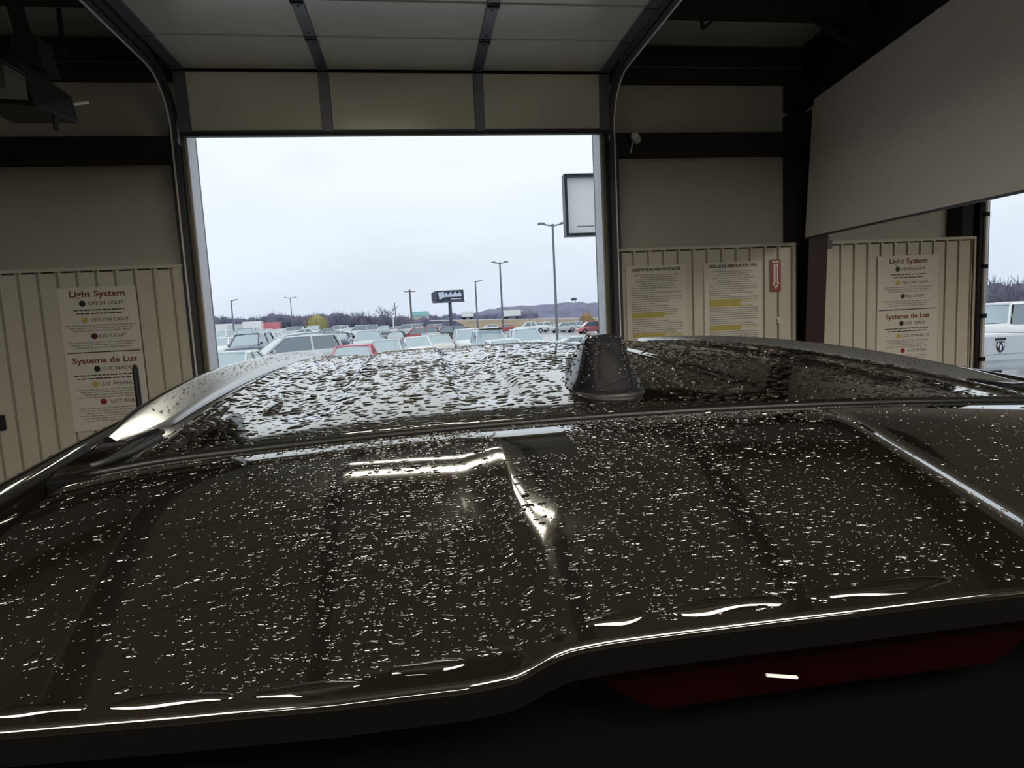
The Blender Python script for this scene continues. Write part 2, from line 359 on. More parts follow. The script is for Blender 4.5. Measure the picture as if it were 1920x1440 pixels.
# ================================================================== OVERHEAD DOOR, raised
dr = empty('door_1', (0, 5.7, 3.645)); tag(dr, 'cream sectional overhead door rolled up above the opening', kind='structure')
HW = 1.875; T = .045
secs = [((5.70, 3.655), (5.668, 4.140)), ((5.655, 4.155), (5.065, 4.165))]
y = 5.055
for i in range(6): secs.append(((y, 4.165), (y-.545, 4.165))); y -= .555
for i, ((ya, za_), (yb2, zb2)) in enumerate(secs):
    d = np.array([yb2-ya, zb2-za_]); L = np.linalg.norm(d); d /= L; nrm = np.array([d[1], -d[0]])   # outward/up side
    if nrm[1] < 0 and abs(d[1]) < .5: nrm = -nrm
    if abs(d[1]) > .5: nrm = np.array([1, 0.])   # vertical: thickness outwards (+Y)
    def P(x, t, o): q = np.array([ya, za_])+d*t+nrm*o; return (x, q[0], q[1])
    rows = []
    prof = [(0, .008), (.012, 0), (L*.5, 0), (L-.012, 0), (L, .008)]
    s_ = MB().quadstrip([[P(x, t, o) for t, o in prof]+[P(x, L, T), P(x, 0, T)] for x in (-HW, HW)], close=True)
    k = len(prof)+2; s_.f += [tuple(range(k)), tuple(range(k, 2*k))[::-1]]
    sec = recalc(s_.build('door_section', 'door', dr))
    for x in (-.665, .665, -HW+.05, HW-.05):
        ww = .046 if abs(x) < 1 else .05
        st = MB().hexa([P(x-ww, .006, 0), P(x+ww, .006, 0), P(x+ww, L-.006, 0), P(x-ww, L-.006, 0), P(x-ww+.006, .006, -.012), P(x+ww-.006, .006, -.012), P(x+ww-.006, L-.006, -.012), P(x-ww+.006, L-.006, -.012)])
        so = recalc(st.build('stile', 'stile', sec))
        if i >= 1 and abs(x) < 1:
            h = MB().hexa([P(x-.045, L-.045, -.012), P(x+.045, L-.045, -.012), P(x+.045, L+.03, -.012), P(x-.045, L+.03, -.012), P(x-.045, L-.045, -.020), P(x+.045, L-.045, -.020), P(x+.045, L+.03, -.020), P(x-.045, L+.03, -.020)])
            recalc(h.build('hinge', 'galvdark', sec))
            hk = MB(); hk.tube([P(x-.042, L+.004, -.024), P(x+.042, L+.004, -.024)], .008, 8)
            hk.tube([P(x, L-.07, -.011), P(x, L-.07, -.017)], .008, 8); hk.tube([P(x, .085, -.011), P(x, .085, -.017)], .008, 8)
            hk.build('hinge_pin', 'steel', sec)
    if i == 0:
        MB().box(-HW, HW, 5.698, 5.75, 3.628, 3.656).build('bottom_seal', 'black', sec)
        MB().box(-HW, HW, 5.690, 5.699, 3.652, 3.672).build('seal_retainer', 'galvdark', sec)
# tracks
def track(sx, name, label):
    X = sx*1.925+(-.025 if sx > 0 else 0); e = empty(name, (X, 5.7, 0))
    path = [(5.735, 0.02), (5.735, 3.50)]
    R_ = .42; cy_, cz_ = 5.735-R_, 3.62+.05
    for k in range(9):
        a = k/8*pi/2; path.append((cy_+R_*cos(a), cz_+R_*sin(a)))
    path.append((1.5, cz_+R_+.03))
    prof = [(-.022, -.028), (-.022, .024), (.022, .024), (.022, -.028), (.019, -.028), (.019, .021), (-.019, .021), (-.019, -.028)]
    rows = []
    pts = [np.array(p) for p in path]
    for i, p in enumerate(pts):
        dd = pts[min(i+1, len(pts)-1)]-pts[max(i-1, 0)]; dd /= np.linalg.norm(dd); nn = np.array([dd[1], -dd[0]])
        rows.append([(X+sx*b_, *(p+nn*a_)) for a_, b_ in prof])
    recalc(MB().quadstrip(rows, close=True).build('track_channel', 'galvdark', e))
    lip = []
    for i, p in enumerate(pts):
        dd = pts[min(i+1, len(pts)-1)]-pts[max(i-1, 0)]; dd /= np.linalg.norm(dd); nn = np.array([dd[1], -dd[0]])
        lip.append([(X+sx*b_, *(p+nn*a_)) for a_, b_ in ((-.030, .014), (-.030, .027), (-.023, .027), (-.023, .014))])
    recalc(MB().quadstrip(lip, close=True).build('track_highlight', 'galv', e))  # bright strip drawn as the highlight along the track's edge
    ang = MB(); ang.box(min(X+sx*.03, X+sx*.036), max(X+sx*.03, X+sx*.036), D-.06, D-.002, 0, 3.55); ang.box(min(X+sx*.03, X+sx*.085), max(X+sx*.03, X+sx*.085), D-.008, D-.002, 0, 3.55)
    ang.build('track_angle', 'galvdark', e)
    ha = MB(); ha.bar((X-sx*.03, 5.35, 4.125), (X-sx*.03, 1.5, 4.165), .012, .085)
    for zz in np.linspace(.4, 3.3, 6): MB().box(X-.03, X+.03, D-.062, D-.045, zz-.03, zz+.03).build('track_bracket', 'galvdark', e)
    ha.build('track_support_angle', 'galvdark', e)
    hp = MB()   # wide dark quadrant plate at the bend
    q = [(X-sx*.028, cy_+(R_+.04)*cos(a), cz_+(R_+.04)*sin(a)) for a in np.linspace(-.25, pi/2, 10)]
    q2 = [(X-sx*.028, cy_+(R_-.04)*cos(a), cz_+(R_-.04)*sin(a)) for a in np.linspace(-.25, pi/2, 10)]
    hp.quadstrip([q, q2]); hp.quadstrip([[(X-sx*.031, p[1], p[2]) for p in q], [(X-sx*.031, p[1], p[2]) for p in q2]])
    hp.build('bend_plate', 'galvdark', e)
    for Yh in (4.1, 2.4):
        MB().bar((X, Yh, 4.13), (X, Yh, ceil_z(Yh)-.05), .03, .03).build('hanger_strap', 'steel', e)
    if sx < 0:
        MB().bar((-2.36, 5.0, 4.30), (-2.36, 5.0, 3.98), .028, .012).build('hanger_strap', 'steel', e)
    return tag(e, label, 'door track', 'overhead door tracks')
track(-1, 'door_track', 'galvanised door track curving up left of the big doorway')
track(1, 'door_track', 'galvanised door track curving up right of the big doorway')
# little latch arm by the right bend
la = MB(); la.bar((1.83, 5.38, 4.20), (1.86, 5.38, 4.245), .02, .012); la.bar((1.80, 5.38, 4.205), (1.80, 5.38, 4.25), .012, .02); la.bar((1.80, 5.38, 4.25), (1.86, 5.38, 4.25), .012, .012)
tag(la.build('latch_arm', 'galvdark'), 'small grey latch arm at the right door bend', 'latch')
# next bay's track pole with couplings
tp = empty('door_track', (5.955, D-.06, 0)); tag(tp, 'grey door track pole with dark couplings beside the far-right doorway', 'door track', 'overhead door tracks')
MB().box(5.935, 5.962, D-.075, D-.05, 0, 3.6).build('track_channel', 'galv', tp)
MB().box(5.895, 5.99, D-.045, D-.002, 0, 3.6).build('track_angle', 'steel', tp)
for z in (.7, 1.28, 1.74, 2.26, 2.80, 3.3): MB().box(5.925, 5.972, D-.085, D-.04, z-.022, z+.022).build('coupling', 'steel', tp)
MB().box(5.73, 5.98, D, DS-.004, ZW+.01, 3.47).build('jamb_steel', 'steel', wf)

# ================================================================== WALL THINGS
def poster_light(x0, x1, ztop, label):
    cx = (x0+x1)/2; W_ = x1-x0; H_ = 1.24; y = D-.018
    e = empty('light_system_poster', (cx, y, ztop-H_))
    b = MB().box(x0, x1, y, y+.006, ztop-H_, ztop).build('board', 'poster', e)
    MB().box(x0+.02, x1-.02, y-.0006, y+.0001, ztop-.562, ztop-.553).build('divider_rule', 'ink', e)
    lz = np.array([cx, y-.001, 0])-wloc(e)
    def T_(s, z, size, m, w, dx=0, bold=.0): return text_mesh('lettering', s, size, m, e, lz+np.array([dx, 0, ztop-z]), width=w, bold=bold)
    def dot(dx, z, m):
        d = MB(); d.poly([(cx+dx+.026*cos(a), y-.0012, ztop-z+.026*sin(a)) for a in np.linspace(0, 2*pi, 20)[:-1]]); d.build('lamp_dot', m, e)
    def lines(z, n, w, m='ink_grey', h=.008, gap=.019):
        l = MB()
        for k in range(n):
            ww = w*(1-.10*((k*7) % 3)); x = cx-ww/2
            while x < cx+ww/2-.01:
                q = min(random.uniform(.02, .07), cx+ww/2-x); l.box(x, x+q, y-.0007, y+.0001, ztop-z-k*gap-h, ztop-z-k*gap); x += q+.008
        tag(l.build('fine_print', m, e), kind='stuff')
    T_('Light System', .082, .075, 'ink_red', .44, bold=.0015)
    dot(-.125, .138, 'dot_green'); T_('GREEN LIGHT', .152, .042, 'ink', .28, .06)
    lines(.190, 2, .40, 'ink', .010, .030)
    dot(-.12, .280, 'dot_yellow'); T_('YELLOW LIGHT', .294, .042, 'ink', .31, .08)
    lines(.322, 3, .56, 'ink_grey', .010, .022)
    dot(-.06, .420, 'dot_maroon'); T_('RED LIGHT', .434, .042, 'ink', .22, .085)
    lines(.468, 3, .54, 'ink_grey', .010, .022)
    T_('Systema de Luz', .650, .070, 'ink_red', .52, bold=.0015)
    dot(-.07, .702, 'dot_green'); T_('LUZ VERDE', .716, .042, 'ink', .24, .09)
    lines(.752, 2, .52, 'ink', .010, .028)
    dot(-.10, .835, 'dot_yellow'); T_('LUZ AMARILLA', .849, .042, 'ink', .32, .10)
    lines(.878, 4, .50, 'ink_grey', .010, .022)
    dot(-.05, .990, 'dot_red'); T_('LUZ ROJA', 1.004, .042, 'ink', .22, .12)
    lines(1.04, 6, .50, 'ink_grey', .010, .022)
    return tag(e, label, 'poster', 'light system posters')
poster_light(-3.018, -2.397, 2.415, 'Light System poster on the cream wall left of the big doorway')
poster_light(4.733, 5.44, 2.41, 'Light System poster on the wall beyond the steel column')

def poster_policy(x0, x1, ztop, title, label, hl):
    cx = (x0+x1)/2; y = D-.018; H_ = .92; e = empty('policy_poster', (cx, y, ztop-H_))
    MB().box(x0, x1, y, y+.006, ztop-H_, ztop).build('board', 'poster', e)
    text_mesh('lettering', title, .04, 'ink', e, np.array([cx, y-.001, ztop-.052])-wloc(e), width=.50, bold=.0012)
    l = MB(); g = MB(); z = ztop-.085; W_ = x1-x0
    rows = int((H_-.12)/.0215)
    for k in range(rows):
        zz = z-k*.0215; ind = .05 if k > 5 else .09+.03*((k*5) % 3)
        ww = W_-2*ind-(0 if k < 6 else random.choice([0, 0, .05, .14, .28])); x = x0+ind; end = x+ww
        tgt = g if any(a <= ztop-zz <= b for a, b in hl) else l
        while x < end-.01:
            q = min(random.uniform(.02, .08), end-x); tgt.box(x, x+q, y-.0007, y+.0001, zz-.0095, zz); x += q+.006
    for a, b in hl: g.box(x0+.05, x0+W_*.62, y-.0009, y+.0001, ztop-b-.006, ztop-a+.004)
    tag(l.build('fine_print', 'ink_grey', e), kind='stuff'); tag(g.build('highlighted_print', 'ink_yellow', e), kind='stuff')
    return tag(e, label, 'poster', 'policy posters')
poster_policy(2.02, 2.639, 2.41, 'ARBITRATION AND PSI POLICIES', 'policy poster headed ARBITRATION AND PSI POLICIES next to the doorway', [(.46, .50), (.66, .69)])
poster_policy(2.823, 3.44, 2.414, 'REGLAS DE ARBITRACION Y PSI', 'policy poster headed REGLAS DE ARBITRACION beside the red arrow sign', [(.37, .43), (.63, .67)])

sg = empty('extinguisher_sign', (3.59, D-.02, 2.10))
MB().box(3.535, 3.645, D-.02, D-.016, 2.103, 2.422).build('plate', 'sign_red', sg)
ar = MB(); y = D-.0208
def ring(o, i):
    b = len(ar.v); n_ = len(o); ar.v += [(p[0], y, p[1]) for p in o]+[(p[0], y, p[1]) for p in i]
    for k in range(n_): ar.f.append((b+k, b+(k+1) % n_, b+n_+(k+1) % n_, b+n_+k))
cx = 3.59
o_ = [(cx-.024, 2.375), (cx+.024, 2.375), (cx+.024, 2.19), (cx+.04, 2.19), (cx, 2.125), (cx-.04, 2.19), (cx-.024, 2.19)]
i_ = [(cx-.012, 2.363), (cx+.012, 2.363), (cx+.012, 2.178), (cx+.02, 2.178), (cx, 2.147), (cx-.02, 2.178), (cx-.012, 2.178)]
ring(o_, i_); ar.box(cx-.004, cx+.004, y, y+.0005, 2.18, 2.36)
ar.poly([(cx-.045, y, 2.412), (cx-.02, y, 2.385), (cx, y, 2.395), (cx+.02, y, 2.385), (cx+.045, y, 2.412), (cx, y, 2.402)])
ar.build('arrow', 'sign_white', sg)
tag(sg, 'narrow red sign with white downward arrow near the column', 'sign')

sc = empty('security_camera', (2.13, D-.05, 3.47))
MB().tube([(2.13, D-.004, 3.60), (2.135, D-.05, 3.605)], .016, 10).build('mount', 'white', sc)
recalc(MB().tube([(2.165, D-.03, 3.575), (2.15, D-.06, 3.59), (2.11, D-.12, 3.60), (2.095, D-.14, 3.602)], [.034, .04, .038, .026], 14).build('housing', 'white', sc, True))
MB().tube([(2.12, D-.03, 3.57), (2.115, D-.02, 3.52), (2.10, D-.012, 3.475)], .007, 6).build('cable', 'white', sc)
tag(sc, 'small white camera with dangling cable on the dark girt', 'camera')

hk = empty('wall_hook', (3.62, D-.02, 1.80))
MB().tube([(3.615, D+.0, 1.83), (3.615, D-.02, 1.83)], .014, 10).build('base', 'galv', hk)
MB().tube([(3.625, D-.012, 1.80), (3.625, D-.03, 1.797)], .018, 12).build('knob', 'white', hk)
tag(hk, 'tiny white knob on the cream wall under the arrow sign', 'knob')

ob = empty('outlet_box', (-3.60, D-.05, 1.24))
bevel(MB().box(-3.66, -3.55, D-.06, D-.01, 1.24, 1.365).build('body', 'steel', ob)); MB().tube([(-3.60, D-.03, 1.365), (-3.60, D-.03, 2.4)], .012, 8).build('conduit', 'galvdark', ob)
tag(ob, 'dark outlet box on the wall at the left picture edge', 'outlet')

cd = empty('conduit_run', (4.115, D, 0))
MB().box(4.075, 4.15, D-.075, D-.016, 0, 2.60).build('channel', 'liner', cd); MB().tube([(4.163, D-.03, 0), (4.163, D-.03, 2.62)], .011, 8).build('cable', 'black', cd)
bevel(MB().box(4.09, 4.15, D-.105, D-.076, 2.50, 2.585).build('box', 'galvdark', cd))
tag(cd, 'pale vertical channel with dark cable just right of the column', 'conduit')

pt = empty('marker_post', (-2.10, 5.0, 0))
MB().tube([(-2.135, 5.0, 0), (-2.135, 5.0, .03)], .11, 16).build('base', 'black', pt)
MB().tube([(-2.135, 5.0, .03), (-2.135, 5.0, 1.735), (-2.135, 5.0, 1.765)], [.021, .021, .009], 12).build('stem', 'black', pt)
tag(pt, 'slim black marker post standing before the left poster', 'post')

# unit heater and light box at upper left
ht = empty('unit_heater', (-2.35, 4.5, 3.4))
hb = MB(); hb.hexa([(-2.62, 4.25, 3.44), (-2.22, 4.30, 3.40), (-2.14, 4.62, 3.40), (-2.60, 4.75, 3.44), (-2.62, 4.28, 3.70), (-2.30, 4.32, 3.70), (-2.15, 4.60, 3.56), (-2.60, 4.72, 3.70)])
bevel(recalc(hb.build('housing', 'steel', ht)), .01)
MB().hexa([(-2.40, 4.42, 3.68), (-2.22, 4.42, 3.68), (-2.22, 4.62, 3.68), (-2.40, 4.62, 3.68), (-2.38, 4.42, 3.88), (-2.24, 4.42, 3.88), (-2.24, 4.60, 3.88), (-2.38, 4.60, 3.88)]).build('gearbox', 'steel', ht)
MB().bar((-2.42, 4.5, 4.35), (-2.34, 4.5, 3.86), .07, .06).build('hanger_arm', 'steel', ht)
MB().tube([(-2.20, 4.45, 3.42), (-2.20, 4.45, 3.31)], .016, 8).build('drain_stub', 'steel', ht)
MB().tube([(-2.13, 4.55, 3.50), (-2.06, 4.60, 3.53)], .010, 8).build('copper_stub', 'galv', ht)
tag(ht, 'dark ceiling-hung heater unit left of the door track', 'heater')
lb = empty('lamp_box', (-2.5, 4.1, 3.4))
MB().hexa([(-2.62, 3.98, 3.42), (-2.20, 3.98, 3.40), (-2.20, 4.18, 3.40), (-2.62, 4.18, 3.42), (-2.62, 3.98, 3.55), (-2.20, 3.98, 3.53), (-2.20, 4.18, 3.53), (-2.62, 4.18, 3.55)]).build('lens', 'lens', lb)
MB().hexa([(-2.62, 3.97, 3.555), (-2.18, 3.97, 3.535), (-2.18, 4.19, 3.535), (-2.62, 4.19, 3.555), (-2.62, 4.03, 3.66), (-2.35, 4.03, 3.64), (-2.35, 4.13, 3.64), (-2.62, 4.13, 3.66)]).build('reflector', 'galvdark', lb)
MB().bar((-2.55, 4.08, 3.65), (-2.55, 4.08, ceil_z(4.08)-.02), .02, .02).build('hanger_rod', 'steel', lb)
tag(lb, 'unlit lamp box with clear lens at the upper left edge', 'lamp')

# ceiling strip lights of the hall (behind the photographer) and in the next bay
def strip(x, y, z, L, label, along='x', up=False):
    e = empty('strip_light', (x, y, z))
    lx, ly = (L/2, .42) if along == 'x' else (.42, L/2)
    MB().box(x-lx, x+lx, y-ly, y+ly, z+.03, z+.09).build('housing', 'white', e)
    MB().box(x-lx+.02, x+lx-.02, y-ly+.02, y+ly-.02, z+.012, z+.028).build('diffuser', 'diffuser', e)
    if up: MB().box(x-lx+.02, x+lx-.02, y-ly+.02, y+ly-.02, z+.091, z+.10).build('added_uplight', 'uplight', e)  # glowing top added to brighten the raised door and ceiling
    for s_ in (-.4, .4):
        xx, yy = (x+s_*L, y) if along == 'x' else (x, y+s_*L)
        MB().bar((xx, yy, z+.09), (xx, yy, ceil_z(yy)-.01), .012, .012).build('hanger_rod', 'steel', e)
    return tag(e, label, 'light', 'hall strip lights')
strip(-2.2, -1.3, 3.50, 2.4, 'hanging strip light behind the car on the left', up=True); strip(1.3, -1.3, 3.50, 2.4, 'hanging strip light behind the car on the right', up=True)
strip(-1.0, -4.5, 3.6, 2.4, 'hanging strip light at the rear of the hall on the left'); strip(2.4, -4.5, 3.6, 2.4, 'hanging strip light at the rear of the hall on the right')
strip(6.8, 0.6, 3.6, 2.4, 'hanging strip light in the bay beyond the divider'); strip(6.8, -2.5, 3.6, 2.4, 'second hanging strip light in the bay beyond the divider')

# ================================================================== THE WET BLACK SUV
X0 = .26; YS = .70; TILT = -.0105
def roofz(X, Y):
    u = np.asarray(X)-X0; Y = np.asarray(Y, float); a = np.abs(u)
    z = 1.900-.058*(Y-1.6)**2-.058*u**2+TILT*u
    z = z-.030*np.clip(Y-2.15, 0, 9)**1.5
    z = z-.007*sstep(a, .572, .584)*(1-sstep(a, .600, .615))                       # ditch beside the rails
    z = z+.005*np.exp(-((a-.553)/.016)**2)*sstep(Y, YS, YS+.06)                     # bead
    for c, w_ in ((.165, .055), (.425, .055)):
        flute = sstep(a, c-w_, c-w_+.02)*(1-sstep(a, c+w_-.02, c+w_))
        z = z-.0065*flute*sstep(Y, .775+(np.clip(np.abs(a-c)/w_, 0, 1)**2)*.03, .86+(np.clip(np.abs(a-c)/w_, 0, 1)**2)*.03)
    z = z-.010*(1-sstep(Y, YS-.006, YS+.018))                                       # rolled rear edge
    return z
def spz(X, Y):
    u = np.asarray(X)-X0; Y = np.asarray(Y, float); a = np.abs(u); d = np.clip(YS-.012-Y, 0, 9)
    z = 1.900-.058*(YS-1.6)**2-.002-.058*u**2+TILT*u
    q = d/.075; z = z-.27*(d-.075*.886227*np.tanh(1.12838*q+.1009*q**3))
    z = z+.007*(1-sstep(a, .185, .222))*sstep(d, .0, .10)
    z = z-.05*np.clip(a-.50, 0, 1)**2*8
    return z
def sp_rear(u): return np.interp(np.abs(u), [0, .14, .16, .18, .20, .22, .245, .32, .4, .5, .6], [.337, .338, .338, .3368, .334, .3305, .329, .332, .339, .350, .362])

suv = empty('sport_utility_vehicle', (X0, 2.4, 0))
tag(suv, 'rain-wet black sport utility vehicle filling the foreground', 'car')
us = np.linspace(-.655, .655, 221)
ys = np.concatenate([np.linspace(YS, YS+.06, 12), np.linspace(YS+.07, 2.45, 120)])
rows = [[(X0+u, yy, float(z)) for u, z in zip(us, roofz(X0+us, yy))] for yy in ys]
rows.insert(0, [(p[0], p[1]+.003, p[2]-.02) for p in rows[0]])
recalc(MB().quadstrip(rows).build('roof_panel', 'paint', suv, True))
# spoiler
us = np.linspace(-.618, .618, 161); rows = []
t = np.concatenate([np.linspace(0, .12, 10), np.linspace(.14, 1, 50)])
yr = sp_rear(us); yf = np.full_like(us, YS-.012)
for tt in t:
    yy = yf+(yr-yf)*tt; zz = spz(X0+us, yy); rows.append([(X0+u, y_, float(z_)) for u, y_, z_ in zip(us, yy, zz)])
rows.insert(0, [(p[0], p[1]+.002, p[2]-.006) for p in rows[0]]); rows.insert(0, [(p[0], p[1]+.001, p[2]-.02) for p in rows[0]])
last = rows[-1]; r_ = .0045
for a in (25, 50, 75, 95): rows.append([(p[0], p[1]-r_*sin(radians(a)), p[2]-r_*(1-cos(radians(a)))*1.1) for p in last])
e1 = rows[-1]; lip_rows = [[(p[0], p[1]+.0005, p[2]-.0005) for p in e1], [(p[0], p[1]+.006, p[2]-.020) for p in e1], [(p[0], p[1]+.05, p[2]-.026) for p in e1]]
sp = recalc(MB().quadstrip(rows).build('spoiler_panel', 'paint', suv, True))
recalc(MB().quadstrip(lip_rows).build('spoiler_lip', 'mattblack', suv))
# rounded outer shoulders of the spoiler and cant rails
def shoulder(side, Ys_, ef, sec, name):
    rr = [[(X0+side*a_, yy, ef(yy)+b_) for a_, b_ in sec] for yy in Ys_]
    return recalc(MB().quadstrip(rr).build(name, 'paint', suv, True))
for s_ in (-1, 1):
    esp = lambda yy, s_=s_: float(spz(X0+s_*.618, yy))
    ecr = lambda yy, s_=s_: float(roofz(X0+s_*.655, max(yy, YS+.03)))-(.10*(YS+.03-yy)+.35*max(0, .55-yy)**1.3 if yy < YS+.03 else 0)
    shoulder(s_, np.linspace(.360, YS-.012, 24), esp, [(.612, 0), (.620, -.003), (.628, -.009), (.634, -.018), (.638, -.032), (.639, -.055)], 'spoiler_shoulder')
    zc_ = float(spz(X0+s_*.615, YS-.012)); bevel(MB().box(min(X0+s_*.596, X0+s_*.648), max(X0+s_*.596, X0+s_*.648), YS-.022, YS+.006, zc_-.03, zc_+.0025).build('corner_cap', 'mattblack', suv), .004)
    shoulder(s_, np.concatenate([np.linspace(.40, YS, 24), np.linspace(YS+.02, 2.45, 50)]), ecr, [(.640, -.06), (.648, -.022), (.654, -.008), (.660, .002), (.668, .007), (.678, .006), (.688, -.006), (.698, -.03), (.706, -.075)], 'cant_rail')
# seal strip in the seam
xs = np.linspace(-.622, .622, 60)
MB().tube([(X0+u, YS-.006, float(spz(X0+u, YS-.012))+.0005) for u in xs], .0056, 8).build('seal_strip', 'seal', suv, True)
for s_ in (-1, 1):   # moulding in the ditch from the seam to the rail
    MB().tube([(X0+s_*.612, YS-.002, float(roofz(X0+s_*.612, YS+.02))+.001), (X0+s_*.600, YS+.06, float(roofz(X0+s_*.6, YS+.06))+.001), (X0+s_*.594, YS+.13, float(roofz(X0+s_*.594, YS+.13))+.001)], .0035, 6).build('drip_moulding', 'black', suv, True)

# roof rails
def rail(Xc, side, prof, name='roof_rail'):
    yy = np.array([p[0] for p in prof]); zz = np.array([p[1] for p in prof]); rr = []; tt = []
    Y = np.concatenate([np.linspace(yy[0], yy[0]+.12, 10), np.linspace(yy[0]+.14, yy[-1]-.1, 46), np.linspace(yy[-1]-.08, yy[-1], 6)])
    # smooth interpolation
    co = np.polyfit(yy, zz, 4); zt = np.polyval(co, Y)
    for k_, (a, b) in enumerate(zip(Y, zt)):
        inner = -side
        base = float(roofz(Xc, a))-.004; b = max(b, base+.006)
        tap = min(1, .35+.65*(a-yy[0])/.10)
        h_ = b-base; bi = base+.38*h_
        sec = [(.026, base), (.026, b-.45*h_), (.024, b-.16*h_), (.019, b-.03*h_), (.013, b), (.009, b-.02*h_)]
        rr.append([(Xc-inner*p*tap, a, max(q, base)) for p, q in sec])
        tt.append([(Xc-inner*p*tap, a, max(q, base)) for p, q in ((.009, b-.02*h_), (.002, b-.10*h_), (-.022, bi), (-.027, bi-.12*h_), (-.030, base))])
    o = MB().quadstrip(rr)
    o = recalc(o.build(name, 'rail', suv, True))
    MB().poly(rr[0]+tt[0][1:]).poly(rr[-1]+tt[-1][1:]).build('rail_end_cap', 'mattblack', o, off=wloc(suv))
    recalc(MB().quadstrip(tt).build('rail_sheen', 'railsheen', o, True, off=wloc(suv)))  # bright inner face added to show the sky's sheen
    return o
PL = [(.79, 1.856), (.83, 1.8645), (.90, 1.878), (.99, 1.888), (1.17, 1.9015), (1.467, 1.910), (1.97, 1.904), (2.42, 1.886)]
PR = [(.79, 1.838), (.83, 1.842), (.942, 1.855), (1.156, 1.876), (1.448, 1.887), (1.83, 1.886), (2.2, 1.876), (2.42, 1.866)]
XRL, XRR = -.372, .888
railL = rail(XRL, -1, PL); railR = rail(XRR, 1, PR)
for o, Xc in ((railL, XRL), (railR, XRR)):
    for Yf in (.815, 2.36):
        bz = float(roofz(Xc, Yf)); f_ = MB().hexa([(Xc-.02, Yf-.03, bz-.006), (Xc+.02, Yf-.03, bz-.006), (Xc+.03, Yf+.05, bz-.006), (Xc-.03, Yf+.05, bz-.006), (Xc-.014, Yf-.024, bz+.003), (Xc+.014, Yf-.024, bz+.003), (Xc+.026, Yf+.045, bz+.006), (Xc-.026, Yf+.045, bz+.006)])
        bevel(recalc(f_.build('rail_foot', 'plastic', o, off=wloc(suv))), .002)

# shark-fin aerial
fin = MB(); rows = []
zb0 = float(roofz(X0, .85))-.003
def finsec(h):      # h 0..1 -> half width, rear y, front y
    wv = np.interp(h, [0, .05, .15, .35, .7, .9, 1], [.054, .052, .0465, .040, .0325, .0285, .019])
    yr_ = np.interp(h, [0, .05, .15, .35, .7, .9, 1], [.782, .785, .793, .802, .818, .828, .842])
    yf_ = np.interp(h, [0, .05, .15, .35, .7, .9, 1], [.985, .980, .962, .942, .910, .890, .872])
    return wv, yr_, yf_
for h in [0, .03, .08, .15, .25, .35, .5, .7, .82, .9, .95, .985, 1]:
    wv, a, b = finsec(h); cy_ = (a+b)/2; ly = (b-a)/2; row = []
    for k in range(32):
        th = 2*pi*k/32; cx_, sy_ = cos(th), sin(th)
        ex = .62 if h > .1 else .8
        px = wv*np.sign(cx_)*abs(cx_)**ex; py = ly*np.sign(sy_)*abs(sy_)**ex
        px *= (1-.18*max(0, sy_)); bz = float(roofz(X0+px, .85)) if h < .02 else zb0+.004
        row.append((X0+px, cy_+py, (zb0 if h > 0 else bz-.002)+.079*h))
    rows.append(row)
fin.quadstrip(rows, close=True); k = 32; fin.f.append(tuple(range((len(rows)-1)*k, len(rows)*k)))
fo = recalc(fin.build('roof_aerial', 'plastic', suv, True))
g_ = MB(); wv, a, b = .057, .777, .988; rws = []
for rr_, hh in ((.97, -.006), (.985, -.001), (.965, .002), (.94, .001)):
    rws.append([(X0+wv*rr_*np.sign(cos(2*pi*q/32))*abs(cos(2*pi*q/32))**.8*(1-.18*max(0, sin(2*pi*q/32))), (a+b)/2+(b-a)/2*rr_*np.sign(sin(2*pi*q/32))*abs(sin(2*pi*q/32))**.8, zb0+hh) for q in range(32)])
recalc(g_.quadstrip(rws, close=True).build('aerial_gasket', 'black', fo, True, off=wloc(suv)))

# high brake light, rear window, lower body and the rest of the car
zc = float(spz(X0, .34))
xs = np.linspace(-.17, .17, 30)
bl = MB(); _h = lambda u: .034*min(1, (.175-abs(u))/.05)+.002
bl.quadstrip([[(X0+u, .354, float(spz(X0+u, .34))-.028-k_*_h(u)) for u in xs] for k_ in (0, .5, 1)]); bl.quadstrip([[(X0+u, .354, float(spz(X0+u, .34))-.028-_h(u)) for u in xs], [(X0+u, .40, float(spz(X0+u, .34))-.032-_h(u)) for u in xs]])
recalc(bl.build('brake_light', 'redlens', suv))
rg = []
for u in np.linspace(-.60, .60, 25):
    z0_ = float(spz(X0+u, .36))-.03; rg.append([(X0+u, .40-.02*abs(u), z0_-.005), (X0+u*1.03, .36-.02*abs(u), z0_-.12), (X0+u*1.08, .26, 1.50), (X0+u*1.12, .14, 1.24)])
recalc(MB().quadstrip(rg).build('rear_window', 'carglass', suv, True))
_v = lambda px, py, Y: CAM+(FW+RT*((px-960)/FPX)-UP*((py-720)/FPX))*(Y/(FW+RT*((px-960)/FPX)-UP*((py-720)/FPX))[1])
MB().bar(_v(1437, 1266, .343), _v(1495, 1270, .343), .002, .0013).build('highlight_sliver', 'white', suv)  # white sliver drawn as a highlight below the spoiler edge
